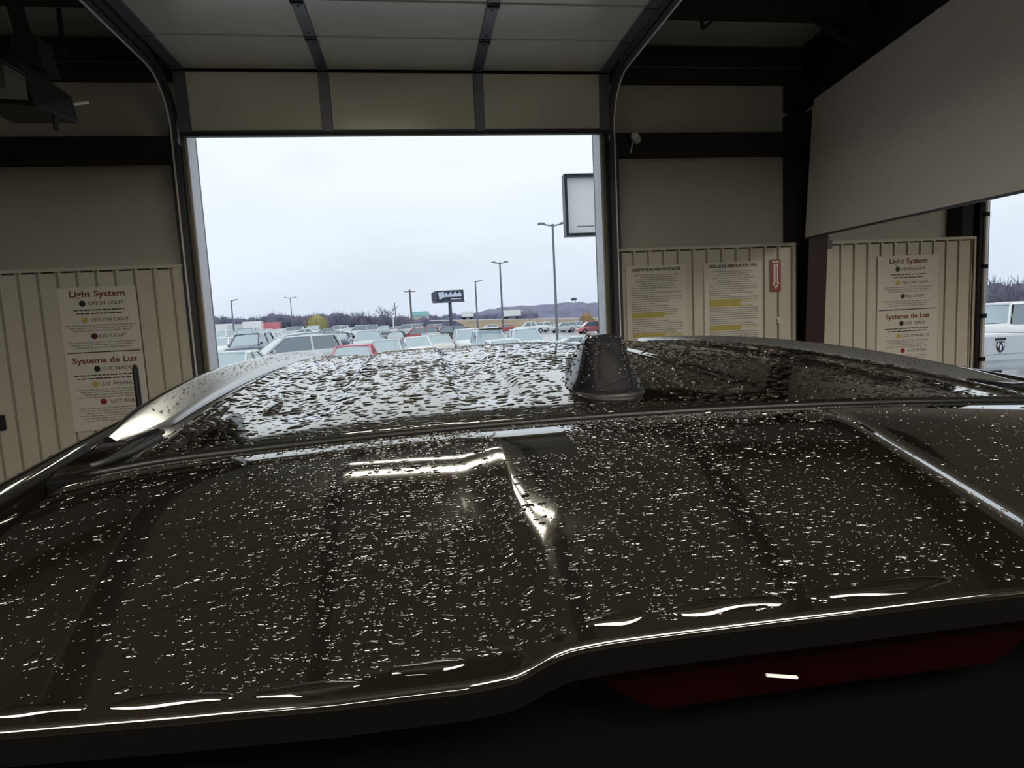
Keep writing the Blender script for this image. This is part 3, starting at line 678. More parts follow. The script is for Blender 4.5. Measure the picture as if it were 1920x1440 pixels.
# side windows, pillars
for s_ in (-1, 1):
    rr = []
    for yy in np.linspace(.40, 2.60, 12):
        zt = float(roofz(X0+s_*.655, min(max(yy, YS+.03), 2.45)))-.07-(.12 if yy < .5 else 0)-max(0, yy-2.45)*.6
        rr.append([(X0+s_*.704, yy, zt), (X0+s_*.74, yy, zt-.15), (X0+s_*.80, yy, 1.26)])
    recalc(MB().quadstrip(rr).build('side_window', 'carglass', suv, True))
    for yy in (.62, 1.45, 2.25):
        zt = float(roofz(X0+s_*.655, max(yy, YS+.03)))-.07
        MB().hexa([(X0+s_*.708, yy-.04, zt), (X0+s_*.713, yy-.04, zt), (X0+s_*.713, yy+.04, zt), (X0+s_*.708, yy+.04, zt), (X0+s_*.805, yy-.05, 1.26), (X0+s_*.812, yy-.05, 1.26), (X0+s_*.812, yy+.05, 1.26), (X0+s_*.805, yy+.05, 1.26)]).build('pillar', 'plastic', suv)
ws = []
for u in np.linspace(-.65, .65, 15):
    zr = float(roofz(X0+u, 2.45)); ws.append([(X0+u, 2.45, zr-.002), (X0+u*1.1, 2.85-.12*abs(u), 1.60), (X0+u*1.25, 3.25-.25*abs(u), 1.24)])
recalc(MB().quadstrip(ws).build('windshield', 'carglass', suv, True))
body = []
for yy, hw, zlo, zbelt, zdeck in ((.16, .78, .52, 1.24, 1.24), (.12, .90, .40, 1.25, 1.25), (.18, .95, .38, 1.26, 1.26), (.6, .965, .33, 1.27, 1.27), (1.2, .965, .30, 1.26, 1.26), (2.6, .965, .30, 1.25, 1.25), (3.05, .96, .30, 1.22, 1.24), (3.4, .96, .33, 1.14, 1.20), (4.0, .95, .33, 1.10, 1.16), (4.4, .92, .35, 1.04, 1.10), (4.58, .84, .38, .95, .98), (4.66, .70, .45, .80, .80)):
    body.append([(X0+x, yy, z) for x, z in ((-.9*hw, zlo), (-hw, zlo+.12), (-hw, zbelt-.28), (-.97*hw, zbelt-.1), (-.845*hw, zbelt), (-.5*hw, zdeck), (0, zdeck+.01), (.5*hw, zdeck), (.845*hw, zbelt), (.97*hw, zbelt-.1), (hw, zbelt-.28), (hw, zlo+.12), (.9*hw, zlo))])
bd = MB().quadstrip(body, close=True); k = 13; bd.f += [tuple(range(k)), tuple(range(11*k, 12*k))]
recalc(bd.build('body', 'paint', suv, True))
bevel(MB().box(X0-.88, X0+.88, .03, .2, .42, .66).build('bumper', 'plastic', suv), .03)
for s_ in (-1, 1):
    for yy in (1.0, 3.85):
        wh = MB().tube([(X0+s_*.70, yy, .38), (X0+s_*.97, yy, .38)], .38, 28).build('wheel', 'tyre', suv)
        MB().tube([(X0+s_*.965, yy, .38), (X0+s_*.978, yy, .38)], .25, 24).build('rim', 'rim', wh, off=wloc(suv))
    bevel(MB().box(X0+s_*1.0-.09, X0+s_*1.0+.09, 2.75, 2.86, 1.24, 1.40).build('mirror', 'paint', suv), .02)
    bevel(MB().box(X0+s_*.80-.09, X0+s_*.80+.09, .09, .14, .95, 1.18).build('tail_light', 'redlens', suv), .01)
    bevel(MB().box(X0+s_*.70-.14, X0+s_*.70+.14, 4.50, 4.63, .86, .98).build('headlight', 'lamp_clear', suv), .01)

# ---- rain droplets (real domes that sit on the sheet metal)
def drops(zf, X, Y, rx, ry, h, ang, seg, rings, name):
    n_ = len(X); V = []; 
    k = np.arange(seg)/seg*2*pi
    prof = [(1.0, 0.0)]+[(cos(radians(a)), sin(radians(a))) for a in np.linspace(0, 90, rings+1)[1:-1]]
    ph = rng.uniform(0, 2*pi, (n_, 3)); am = rng.uniform(.0, .13, (n_, 3))
    irr = 1+am[:, :1]*np.cos(2*k[None]+ph[:, :1])+am[:, 1:2]*np.cos(3*k[None]+ph[:, 1:2])+.5*am[:, 2:]*np.cos(5*k[None]+ph[:, 2:])
    layers = []
    for (c, s_) in prof:
        lx = rx[:, None]*c*np.cos(k)[None]*irr; ly = ry[:, None]*c*np.sin(k)[None]*irr
        x = X[:, None]+lx*np.cos(ang)[:, None]-ly*np.sin(ang)[:, None]; y = Y[:, None]+lx*np.sin(ang)[:, None]+ly*np.cos(ang)[:, None]
        z = zf(x, y)+h[:, None]*s_-(.0002 if s_ == 0 else 0)
        layers.append(np.stack([x, y, z], -1))
    top = np.stack([X, Y, zf(X, Y)+h], -1)[:, None]
    A = np.concatenate(layers+[top], 1); nv = A.shape[1]
    f = []; fl = []
    for r in range(len(prof)-1):
        for j in range(seg):
            q = (j+1) % seg; f.append((r*seg+j, r*seg+q, (r+1)*seg+q, (r+1)*seg+j))
    r = len(prof)-1; tr = [(r*seg+j, r*seg+(j+1) % seg, nv-1) for j in range(seg)]
    return A, f, tr
def drop_mesh(sets, name, m):
    allv = []; loops = []; starts = []; tot = []; off = 0
    for A, f, tr in sets:
        n_, nv, _ = A.shape; allv.append(A.reshape(-1, 3)); base = (np.arange(n_)*nv+off)[:, None, None]
        q = (np.array(f)[None]+base).reshape(-1, 4) if f else np.zeros((0, 4), int); t_ = (np.array(tr)[None]+base).reshape(-1, 3)
        loops += [q.ravel(), t_.ravel()]; tot += [np.full(len(q), 4), np.full(len(t_), 3)]; off += n_*nv
    V = np.concatenate(allv); Lp = np.concatenate(loops); Tt = np.concatenate(tot)
    me = bpy.data.meshes.new(name); me.vertices.add(len(V)); me.vertices.foreach_set('co', V.ravel())
    me.loops.add(len(Lp)); me.loops.foreach_set('vertex_index', Lp.astype(np.int32))
    me.polygons.add(len(Tt)); me.polygons.foreach_set('loop_start', np.concatenate([[0], np.cumsum(Tt)[:-1]]).astype(np.int32))
    me.update(calc_edges=True); me.shade_smooth(); me.materials.append(M[m]); return me
def thin(X, Y, R, cell):     # rejects overlapping drops, big ones first
    o = np.argsort(-R); grid = {}; keep = []
    for i in o:
        cx_, cy_ = int(X[i]/cell), int(Y[i]/cell); ok = True
        for a in (-1, 0, 1):
            for b in (-1, 0, 1):
                for j in grid.get((cx_+a, cy_+b), ()):
                    if (X[i]-X[j])**2+((Y[i]-Y[j])*1.25)**2 < (.98*(R[i]+R[j]))**2: ok = False; break
                if not ok: break
            if not ok: break
        if ok: grid.setdefault((cx_, cy_), []).append(i); keep.append(i)
    return np.array(keep)
def sample(n_, u0, u1, y0, y1, rmin, rmed, sig, rmax, zf, dens, seg, rings, hr=(.34, .5), el=(1.0, 1.9)):
    X = X0+rng.uniform(u0, u1, n_); Y = rng.uniform(y0, y1, n_); R = np.clip(rmed*np.exp(rng.normal(0, sig, n_)), rmin, rmax)
    k = rng.uniform(0, 1, n_) < dens(X-X0, Y); X, Y, R = X[k], Y[k], R[k]
    k = thin(X, Y, R, 2.4*rmax); X, Y, R = X[k], Y[k], R[k]
    e = rng.uniform(*el, len(R))**.5
    return drops(zf, X, Y, R*e, R/e, R*rng.uniform(*hr, len(R)), rng.normal(0, .25, len(R)), seg, rings, 'd')
def noise2(u, y, f, s):
    return .5+.25*(np.sin(f*u*1.0+s)+np.sin(f*y*1.3+s*2.1+1.7*np.sin(f*u*.6)))
def dens_sp(u, y):
    d = .55+.45*noise2(u, y, 19, 1.2)
    d *= np.where(y < sp_rear(u)+.006, 0, 1)*np.where(y > YS-.018, 0, 1)
    d *= .32+.68*sstep(-np.abs(u+.12), -.36, -.20)            # thinner towards both sides
    d *= .55+.45*sstep(-u, -.15, .02)
    bare = (u > -.185) & (u < -.115) & (y > .565) & (y < .655); d = np.where(bare, 0, d)
    return d
def dens_roof(u, y):
    d = .70+.3*noise2(u, y, 14, .3)
    infin = (np.abs(u) < .062) & (y > .765) & (y < .99)
    return np.where(infin | (np.abs(u) > .575) | (y < YS+.008), 0, d)
sets = [sample(6500, -.612, .612, .340, YS-.015, .0011, .0019, .38, .0052, spz, dens_sp, 12, 4, hr=(.30, .46), el=(1.1, 2.6)),
        sample(15000, -.612, .612, .340, YS-.015, .0004, .0007, .28, .0011, spz, dens_sp, 7, 3, hr=(.4, .6), el=(1.1, 2.2)),
        sample(8000, -.575, .575, YS+.005, 1.30, .0010, .0025, .45, .0070, roofz, dens_roof, 9, 3, hr=(.20, .32), el=(1.2, 3.4)),
        sample(5000, -.575, .575, 1.30, 2.40, .0018, .0034, .35, .008, roofz, dens_roof, 7, 2, hr=(.15, .26), el=(1.2, 3.2))]
dm = drop_mesh(sets, 'rain_droplets', 'water'); do = link(bpy.data.objects.new('rain_droplets', dm))
tag(do, 'countless rain droplets beading on the black roof and spoiler', 'water', kind='stuff')
# beads on the aerial and the rails
def fin_hit(n_):
    out = []
    for _ in range(n_):
        h = rng.uniform(.05, 1.0); th = rng.uniform(pi*.75, pi*1.9)
        wv, a, b = finsec(h); out.append((X0+wv*np.sign(cos(th))*abs(cos(th))**.62, (a+b)/2+(b-a)/2*np.sign(sin(th))*abs(sin(th))**.62, zb0+.079*h))
    return np.array(out)
fv = MB()
for p in fin_hit(170):
    r0 = rng.uniform(.0008, .0022); rows_ = []
    for a_ in (-60, -20, 20, 60): rows_.append([(p[0]+r0*cos(radians(a_))*cos(q*pi/3), p[1]+r0*cos(radians(a_))*sin(q*pi/3), p[2]+r0*sin(radians(a_))) for q in range(6)])
    b_ = len(fv.v); fv.quadstrip(rows_, close=True); fv.f += [tuple(b_+q for q in range(6))[::-1], tuple(b_+18+q for q in range(6))]
tag(fv.build('aerial_droplets', 'water', None, True), 'tiny rain droplets clinging to the black roof aerial', 'water', kind='stuff')
Y_ = rng.uniform(.75, 2.3, 1500); tL = rng.uniform(-.012, .020, 1500)
def topz(Xc, prof, side):
    co = np.polyfit([p[0] for p in prof], [p[1] for p in prof], 4)
    def f_(x, y):
        p = (x-Xc)*-side
        b = np.polyval(co, y)
        q = (x-Xc)*side
        h_ = b-roofz(x*0+Xc, y)
        return b-h_*np.interp(q, [-.022, .002, .009, .013, .019, .024], [.62, .10, .02, 0, .03, .16])-.0002
    return f_
rs = []
for Xc, pr, sd in ((XRL, PL, -1), (XRR, PR, 1)):
    n_ = 600; yy = rng.uniform(.90, 2.2, n_); xx = Xc+sd*rng.uniform(-.020, .016, n_); R = rng.uniform(.0005, .0013, n_)
    rs.append(drops(topz(Xc, pr, sd), xx, yy, R, R*1.3, R*.4, rng.uniform(0, 3, n_), 6, 2, 'r'))
tag(link(bpy.data.objects.new('rail_droplets', drop_mesh(rs, 'rail_droplets', 'water'))), 'fine rain droplets speckling the two black roof rails', 'water', kind='stuff')

# larger pools of water gathered along the spoiler's rear edge
def pool(x0, x1, wid, hgt, label, dy=.012, wav=.25):
    n_ = 40; rows_ = []; xs_ = np.linspace(x0, x1, n_)
    ph = rng.uniform(0, 6)
    for i, x in enumerate(xs_):
        t_ = i/(n_-1); env = (4*t_*(1-t_))**.35; wv = wid*env*(1+wav*.5*sin(7*t_+ph)); yc = float(sp_rear(x-X0))+dy+wid*.5*(.12*sin(5*t_+ph))
        r__ = []
        for q in np.linspace(-1, 1, 9):
            y_ = yc+q*wv/2; zz_ = float(spz(x, y_))+hgt*env*math.sqrt(max(0, 1-q*q))-.0003; r__.append((x, y_, zz_))
        rows_.append(r__)
    o = MB().quadstrip(rows_).build('water_pool', 'water', None, True)
    return tag(o, label, 'water', 'water pooled on the spoiler edge')
pool(.088, .128, .011, .0032, 'short pool of water at the step in the spoiler edge')
pool(.145, .222, .013, .0036, 'long wavy pool of water on the spoiler edge above the brake light', wav=.45)
pool(.236, .345, .012, .0026, 'faint stretched pool of water at the right of the spoiler edge', wav=.5)
pool(-.03, .015, .009, .0030, 'rounded pool of water left of the step in the spoiler edge', dy=.012)
pool(-.105, -.045, .009, .0026, 'narrow bead of water along the middle of the spoiler edge', dy=.006)
pool(-.185, -.115, .009, .0026, 'second narrow bead of water from the left along the spoiler edge', dy=.007)
pool(-.25, -.195, .008, .0024, 'leftmost narrow bead of water along the spoiler edge', dy=.008)

# ---- twin-tube inspection light hung above the car
LZ = 4.02
LZ = 4.05
def tube_lamp(a, b, sep, label, rad=.03):
    a = np.array([a[0], a[1], LZ]); b = np.array([b[0], b[1], LZ]); d = (b-a)/np.linalg.norm(b-a); nn = np.array([-d[1], d[0], 0])
    e = empty('inspection_light', tuple((a+b)/2))
    offs = (-sep/2, sep/2) if sep else (0,)
    for s_ in offs: MB().tube([a+nn*s_, b+nn*s_], rad, 12).build('tube', 'tube', e)
    zz = np.array([0, 0, 1.])
    for s_ in offs:
        MB().bar(a+nn*s_+zz*.055, b+nn*s_+zz*.055, .16, .02).build('housing', 'steel', e)  # unseen housing added to keep tube light off the raised door
        for k_ in (-.08, .08): MB().bar(a+nn*(s_+k_)+zz*.005, b+nn*(s_+k_)+zz*.005, .006, .09).build('light_baffle', 'steel', e)  # unseen side plates added to keep tube light off the upper wall
    for p in (a-d*.02, b+d*.02):
        MB().bar(p-nn*(sep/2+.03), p+nn*(sep/2+.03), .03, .05).build('tube_holder', 'white', e)
    for p in (a, b): MB().bar(p+np.array([0, 0, .02]), p+np.array([0, 0, .10]), .015, .015).build('hanger_rod', 'steel', e)
    return tag(e, label, 'light', 'inspection lights')
tube_lamp((-.62, 3.80), (.20, 3.46), 0, 'thin inspection tube light over the car, nearer the doorway', .03)
tube_lamp((-.58, 3.22), (.19, 3.02), 0, 'thick inspection tube light over the car, behind the thin one', .055)
tube_lamp((.20, 2.64), (.60, 2.33), .12, 'twin-tube inspection light over the car, slanting')

# ================================================================== OUTSIDE
def gz(X, Y):
    X = np.asarray(X, float); Y = np.asarray(Y, float)
    t = sstep(Y, 8, 30)
    c = np.interp(Y, [6, 9, 14, 25, 60, 110, 190, 600], [-.02, -.06, -.25, -.33, -.33, -.2, 0, 1.5])
    return c-.034*X*t
def px_at(px, py, Y):
    v = FW+RT*((px-960)/FPX)-UP*((py-720)/FPX); return CAM+v*(Y/v[1])
ysg = np.array([DS+.06, 7, 8, 10, 12, 15, 20, 25, 32, 40, 52, 66, 85, 110, 140, 180, 230, 300, 420])
ts = np.linspace(-1, 1, 25)
g = MB().quadstrip([[(t_*(yy*1.25+16), yy, float(gz(t_*(yy*1.25+16), yy))-.01) for t_ in ts] for yy in ysg])
tag(g.build('ground', 'asphalt', None, True), 'wide wet grey parking lot', kind='structure')
# straw field, road embankment and wooded hill to the right
fd = MB()
rows = []
for Y, dz in ((122, .03), (150, .5), (195, 2.0), (204, 2.3)):
    rows.append([(X, Y, float(gz(X, Y))+dz) for X in np.linspace(12, 260, 30)])
tag(fd.quadstrip(rows).build('grass_field', 'grass', None, True), 'strip of straw-coloured grass sloping up behind the lot', 'grass', kind='stuff')
rows = []
for Y, dz in ((204, 2.32), (206, 2.55), (216, 2.55), (219, 2.2)):
    rows.append([(X, Y, float(gz(X, Y))+dz) for X in np.linspace(-5, 300, 24)])
tag(MB().quadstrip(rows).build('highway', 'road', None, True), 'pale highway embankment crossing behind the grass strip', kind='structure')
hl = []
for Y, f_ in ((300, -.2), (345, .72), (385, 1.0), (430, .75), (520, -.1)):
    r__ = []
    for px in np.linspace(880, 1980, 90):
        base = px_at(px, 604, Y); X = base[0]
        top = np.interp(px, [880, 930, 1000, 1060, 1130, 1300, 1980], [588, 577, 573, 567, 567, 566, 560])
        zt = px_at(px, top, 385)[2]; zb_ = float(gz(X, 300))-3
        r__.append((X, Y, zb_+(zt-zb_)*max(f_, 0)+(.30*rng.normal() if .5 < f_ else 0)-(3 if f_ < 0 else 0)))
    hl.append(r__)
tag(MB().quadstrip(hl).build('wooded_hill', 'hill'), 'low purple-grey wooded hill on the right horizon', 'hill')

# ---- parked cars
ORD = ['first', 'second', 'third', 'fourth', 'fifth', 'sixth', 'seventh', 'eighth', 'ninth', 'tenth', 'eleventh', 'twelfth', 'thirteenth', 'fourteenth', 'fifteenth', 'sixteenth', 'seventeenth', 'eighteenth', 'nineteenth', 'twentieth', 'twenty-first']
KINDS = dict(
    sedan=dict(L=4.7, W=1.82, st=[(-2.33, .80, .42, .78), (-2.25, .88, .30, .92), (-1.75, .91, .24, 1.02), (-1.0, .91, .22, .98), (.9, .91, .22, .95), (1.3, .90, .24, .93), (1.95, .88, .26, .82), (2.25, .80, .30, .68), (2.35, .66, .38, .58)],
               cab=(-1.75, -1.0, .25, 1.15, .93, 1.44, .80, .60)),
    suv=dict(L=4.7, W=1.90, st=[(-2.33, .84, .50, 1.0), (-2.27, .93, .38, 1.10), (-1.7, .95, .32, 1.14), (-.5, .95, .30, 1.12), (.9, .95, .30, 1.10), (1.3, .94, .32, 1.08), (1.95, .92, .34, 1.00), (2.28, .84, .38, .86), (2.36, .72, .44, .72)],
             cab=(-2.25, -2.0, .25, 1.10, 1.08, 1.74, .86, .68)),
    pickup=dict(L=5.7, W=2.0, st=[(-2.85, .97, .60, 1.24), (-2.80, 1.0, .50, 1.27), (-1.0, 1.0, .46, 1.27), (-.75, 1.0, .44, 1.22), (.9, 1.0, .42, 1.20), (1.3, .99, .42, 1.18), (2.3, .97, .42, 1.12), (2.75, .93, .46, 1.02), (2.85, .84, .52, .90)],
                cab=(-.95, -.72, .55, 1.30, 1.18, 1.90, .90, .72)),
    van=dict(L=5.2, W=1.98, st=[(-2.6, .90, .50, 1.12), (-2.55, .98, .38, 1.16), (-1.7, .99, .32, 1.16), (.9, .99, .30, 1.12), (1.6, .98, .32, 1.06), (2.3, .93, .34, .94), (2.56, .82, .40, .76)],
             cab=(-2.5, -2.35, .75, 1.75, 1.10, 1.86, .90, .74)))
PROTO = {}
def proto_car(kind):
    K = KINDS[kind]; e = empty(kind, (0, 0, 0)); parts = {}
    rows = []
    for y, hw, zl, zd in K['st']:
        rows.append([(x*hw, y, z) for x, z in ((-.9, zl), (-1, zl+.12), (-1, zd-.24), (-.98, zd-.08), (-.88, zd), (-.45, zd+.025), (0, zd+.03), (.45, zd+.025), (.88, zd), (.98, zd-.08), (1, zd-.24), (1, zl+.12), (.9, zl))])
    b = MB().quadstrip(rows, close=True); k = 13; b.f += [tuple(range(k)), tuple(range((len(rows)-1)*k, len(rows)*k))]
    recalc(b.build('body', PAINT['white'], e, True))
    yb, yrb, yrf, yf, zb, zr, wb, wr = K['cab']
    def P(x, y, z): return (x, y, z)
    # roof
    r = MB(); rr = []
    for t_ in np.linspace(0, 1, 7):
        y = yrb+(yrf-yrb)*t_; cr = .045*sin(pi*(.15+.7*t_)); rr.append([(-wr-.03, y, zr-.03), (-wr, y, zr+cr*.3), (-wr*.5, y, zr+cr), (0, y, zr+cr*1.15), (wr*.5, y, zr+cr), (wr, y, zr+cr*.3), (wr+.03, y, zr-.03)])
    recalc(r.quadstrip(rr).build('roof', PAINT['white'], e, True))
    MB().quadstrip([[(-wr, yrf, zr+.01), (0, yrf+.02, zr+.035), (wr, yrf, zr+.01)], [(-wb, yf, zb+.01), (0, yf+.08, zb+.035), (wb, yf, zb+.01)]], flip=True).build('windshield', 'glass', e, True)
    MB().quadstrip([[(-wr, yrb, zr+.01), (0, yrb-.02, zr+.03), (wr, yrb, zr+.01)], [(-wb, yb, zb+.01), (0, yb-.05, zb+.03), (wb, yb, zb+.01)]]).build('rear_window', 'glass', e, True)
    for yh, yo in ((yrf, .03), (yrb, -.03)): bevel(MB().bar((-wr-.02, yh+yo, zr+.005), (wr+.02, yh+yo, zr+.005), .10, .075).build('roof_header', PAINT['white'], e), .02)
    for s_ in (-1, 1):
        ym = (yrb+yrf)/2
        MB().poly([(s_*wb, yb+.12, zb+.02), (s_*wb, ym-.04, zb+.02), (s_*(wr+.02), ym-.04, zr-.04), (s_*(wr+.02), yrb+.1, zr-.04)]).build('side_window', 'sideglass', e)
        MB().poly([(s_*wb, ym+.04, zb+.02), (s_*wb, yf-.15, zb+.02), (s_*(wr+.02), yrf-.06, zr-.04), (s_*(wr+.02), ym+.04, zr-.04)]).build('side_window', 'sideglass', e)
        for (ya, yc) in ((yb, yrb), (ym, ym), (yf, yrf)):
            MB().bar((s_*(wb+.005), ya, zb), (s_*(wr+.015), yc, zr), .07, .09).build('pillar', PAINT['white'], e)
        for y in (-K['L']*.29, K['L']*.30):
            R_ = .33 if kind in ('sedan',) else .38
            w_ = MB().tube([(s_*(K['W']/2-.23), y, R_), (s_*(K['W']/2+.005), y, R_)], R_, 16).build('wheel', 'tyre', e)
            MB().tube([(s_*(K['W']/2), y, R_), (s_*(K['W']/2+.012), y, R_)], R_*.62, 12).build('rim', 'rim', w_, off=(0, 0, 0))
        st = K['st']; yf_, hf, _, zf_ = st[-2]; yr_, hr_, _, zr_ = st[1]
        MB().box(s_*hf*.72-.15, s_*hf*.72+.15, yf_-.06, yf_+.05, zf_-.22, zf_-.10).build('headlight', 'lamp_clear', e)
        MB().box(s_*hr_*.82-.09, s_*hr_*.82+.09, yr_-.07, yr_+.04, zr_-.36, zr_-.10).build('tail_light', 'tail', e)
        MB().box(s_*(wb+.10)-.07, s_*(wb+.10)+.07, yf-.32, yf-.24, zb+.02, zb+.15).build('mirror', PAINT['white'], e)
    if kind == 'pickup':
        MB().box(-.86, .86, -2.74, -1.02, 1.25, 1.285).build('bed_cover', 'black', e)
    return e
def set_paint(root, p):
    for o in root.children:
        if o.name.split('.')[0] in ('body', 'roof', 'roof_header', 'pillar', 'mirror', 'tailgate'):
            o.material_slots[0].link = 'OBJECT'; o.material_slots[0].material = PAINT[p]
used = set()
def car(kind, px, Y, rot, paint, label, group='cars parked in the lot', dz=0):
    if kind not in PROTO: PROTO[kind] = proto_car(kind)
    r = PROTO[kind]
    if kind in used: r = copy_tree(r)
    used.add(kind)
    X = px_at(px, 615, Y)[0]; z = float(gz(X, Y))+dz
    r.location = (X, Y, z); r.rotation_euler = (0, .034 if Y > 25 else .0, radians(rot))
    set_paint(r, paint); tag(r, label, 'car' if kind in ('sedan', 'suv') else ('pickup truck' if kind == 'pickup' else 'van'), group)
    r.name = {'sedan': 'sedan', 'suv': 'parked_suv', 'pickup': 'pickup_truck', 'van': 'van'}[kind]
    return r
NEAR = [
 ('sedan', 425, 21.5, 178, 'palegreen', 'pale green sedan against the left door jamb, nearest row'),
 ('suv', 535, 28.5, 118, 'silver', 'silver blue suv turned sideways, left of the red-roofed car'),
 ('sedan', 660, 24.5, 180, 'rose', 'rose red sedan facing the bay with pale windscreen'),
 ('sedan', 724, 31, 176, 'silver', 'silver sedan just right of the rose red sedan'),
 ('sedan', 781, 36, 180, 'white', 'white sedan facing the bay beside the slim white post'),
 ('sedan', 822, 41, 182, 'cream', 'cream sedan right of the white sedan, nearest row'),
 ('suv', 876, 43, 180, 'white', 'white suv half hidden by the suv with roof rack'),
 ('suv', 917, 36, 181, 'paleblue', 'pale blue suv with a dark roof rack'),
 ('sedan', 944, 27, 182, 'white', 'white sedan roof close in front of the rack suv'),
 ('suv', 985, 39, 180, 'paleblue', 'plain pale blue suv left of the tall lamp pole'),
 ('sedan', 1071, 30, 95, 'palegreen', 'pale green sedan side-on near the right door jamb'),
]
for a in NEAR: car(*a)
MID = [
 ('sedan', 412, 44, 180, 'white', 'white sedan in the second row at the left jamb'),
 ('sedan', 441, 51.5, 182, 'cream', 'cream sedan with dark windows, second row, left of the navy car'),
 ('suv', 467, 40, 176, 'navy', 'navy suv in the second row on the left'),
 ('suv', 493, 45, 180, 'white', 'white suv right of the navy suv, second row'),
 ('sedan', 551, 51, 178, 'blue', 'blue sedan behind the sideways silver suv'),
 ('sedan', 607, 52, 182, 'blue', 'blue sedan below the yellow-green tree'),
 ('sedan', 637, 58, 180, 'navy', 'navy sedan right of the blue sedan below the yellow-green tree'),
 ('suv', 584, 41, 186, 'grey', 'grey suv between silver suv and rose red sedan'),
 ('suv', 690, 46, 180, 'silver', 'silver suv in the second row behind the rose red sedan'),
 ('sedan', 742, 58, 178, 'black', 'black sedan beside the slim white post'),
 ('suv', 780, 62, 95, 'red', 'bright red suv side-on in the third row'),
 ('suv', 834, 70, 96, 'black', 'black suv side-on in the third row'),
 ('sedan', 866, 60, 178, 'silver', 'silver sedan under the billboard post'),
 ('sedan', 893, 67, 180, 'cream', 'cream sedan right of the billboard post'),
 ('sedan', 862, 84, 90, 'black', 'long black sedan side-on right of the black suv'),
 ('sedan', 808, 47, 182, 'silver', 'silver sedan below the red and black suvs'),
]
for a in MID: car(*a)
i = 0
for px in range(520, 830, 22):
    kind = ('sedan', 'suv', 'sedan', 'van')[i % 4]; p = ('white', 'silver', 'white', 'cream', 'grey')[i % 5]
    car(kind, px+((i*7) % 5), 95+(i*13) % 22, 90 if i % 3 else 180, p, 'small %s %s, %s from the left in the distant rows of the lot' % (p, kind, ORD[i]), 'cars in the distant rows'); i += 1
i = 0
for px in range(412, 520, 26):
    car(('suv', 'sedan', 'van', 'suv')[i % 4], px, 68+(i*11) % 14, 180, ('white', 'silver', 'grey', 'cream')[i % 4], 'small parked %s, %s from the left jamb in the far left rows' % (('white suv', 'silver sedan', 'grey van', 'cream suv')[i % 4], ORD[i]), 'cars in the far left rows'); i += 1
FARR = [(994, 'white', 'pickup'), (1010, 'white', 'suv'), (1028, 'cream', 'pickup'), (1056, 'silver', 'suv'), (1070, 'paleblue', 'suv'), (1085, 'navy', 'pickup')]
for k_, (px, p, kd) in enumerate(FARR): car(kd, px, (104, 111, 118, 105, 112, 119)[k_], 88+k_, p, ['first', 'second', 'third', 'fourth', 'fifth', 'sixth'][k_]+' vehicle from the left in the far row by the tall lamp pole', 'far row by the lamp pole')
car('van', 1110, 96, 95, 'rose', 'rose red van at the right door jamb, far row', 'far row by the lamp pole')
car('sedan', 918, 119, 92, 'white', 'white sedan alone before the straw grass', 'cars by the grass'); car('sedan', 945, 115, 92, 'red', 'red sedan alone before the straw grass', 'cars by the grass')
rk = MB()
Xr = px_at(917, 615, 36)[0]; zr = float(gz(Xr, 36))+1.80
for dx in (-.6, .6): rk.bar((Xr+dx, 34.8, zr+.02), (Xr+dx, 36.4, zr+.02), .05, .05)
for dy in (34.9, 35.6, 36.3): rk.bar((Xr-.6, dy, zr+.04), (Xr+.6, dy, zr+.04), .06, .06)
tag(rk.build('roof_rack', 'black'), 'black roof rack on the pale blue suv', 'roof rack')

# trailers and highway trucks
def boxtruck(px, Y, L, H, rot, m, label, group, lift=.0, dz=0):
    X = px_at(px, 615, Y)[0]; e = empty('semi_trailer', (X, Y, float(gz(X, Y))+dz)); o = wloc(e)
    def B(*b): return MB().box(b[0]+o[0], b[1]+o[0], b[2]+o[1], b[3]+o[1], b[4]+o[2], b[5]+o[2])
    bevel(B(-L/2, L/2, -1.2, 1.2, .9 if lift else .35, H).build('box_body', m, e), .05)
    B(-L/2, L/2, -1.22, 1.22, .75 if lift else .25, .92 if lift else .38).build('frame', 'black', e)
    for x in (-L*.38, -L*.28, L*.3): MB().tube([(o[0]+x, o[1]-1.2, o[2]+.45), (o[0]+x, o[1]+1.2, o[2]+.45)], .45, 14).build('wheel', 'tyre', e)
    e.rotation_euler[2] = radians(rot)
    return tag(e, label, 'trailer', group)
boxtruck(415, 166, 6, 2.4, 0, PAINT['white'], 'low white trailer at the left jamb below the treeline', 'trailers at the lot edge')
boxtruck(445, 158, 4, 2.3, 0, PAINT['silver'], 'low silver trailer left of the tall white trailer', 'trailers at the lot edge')
boxtruck(475, 150, 4, 2.9, 0, PAINT['white'], 'taller white box trailer next to the rose red trailer', 'trailers at the lot edge')
boxtruck(506, 156, 5, 2.6, 0, PAINT['rose'], 'rose red trailer at the lot edge', 'trailers at the lot edge')
boxtruck(961, 211, 6, 3.0, 0, PAINT['white'], 'white semi trailer driving on the highway', 'highway trucks', .5, 2.55)
boxtruck(878, 211, 4.0, 2.8, 0, PAINT['white'], 'short white box truck on the highway', 'highway trucks', .5, 2.55)

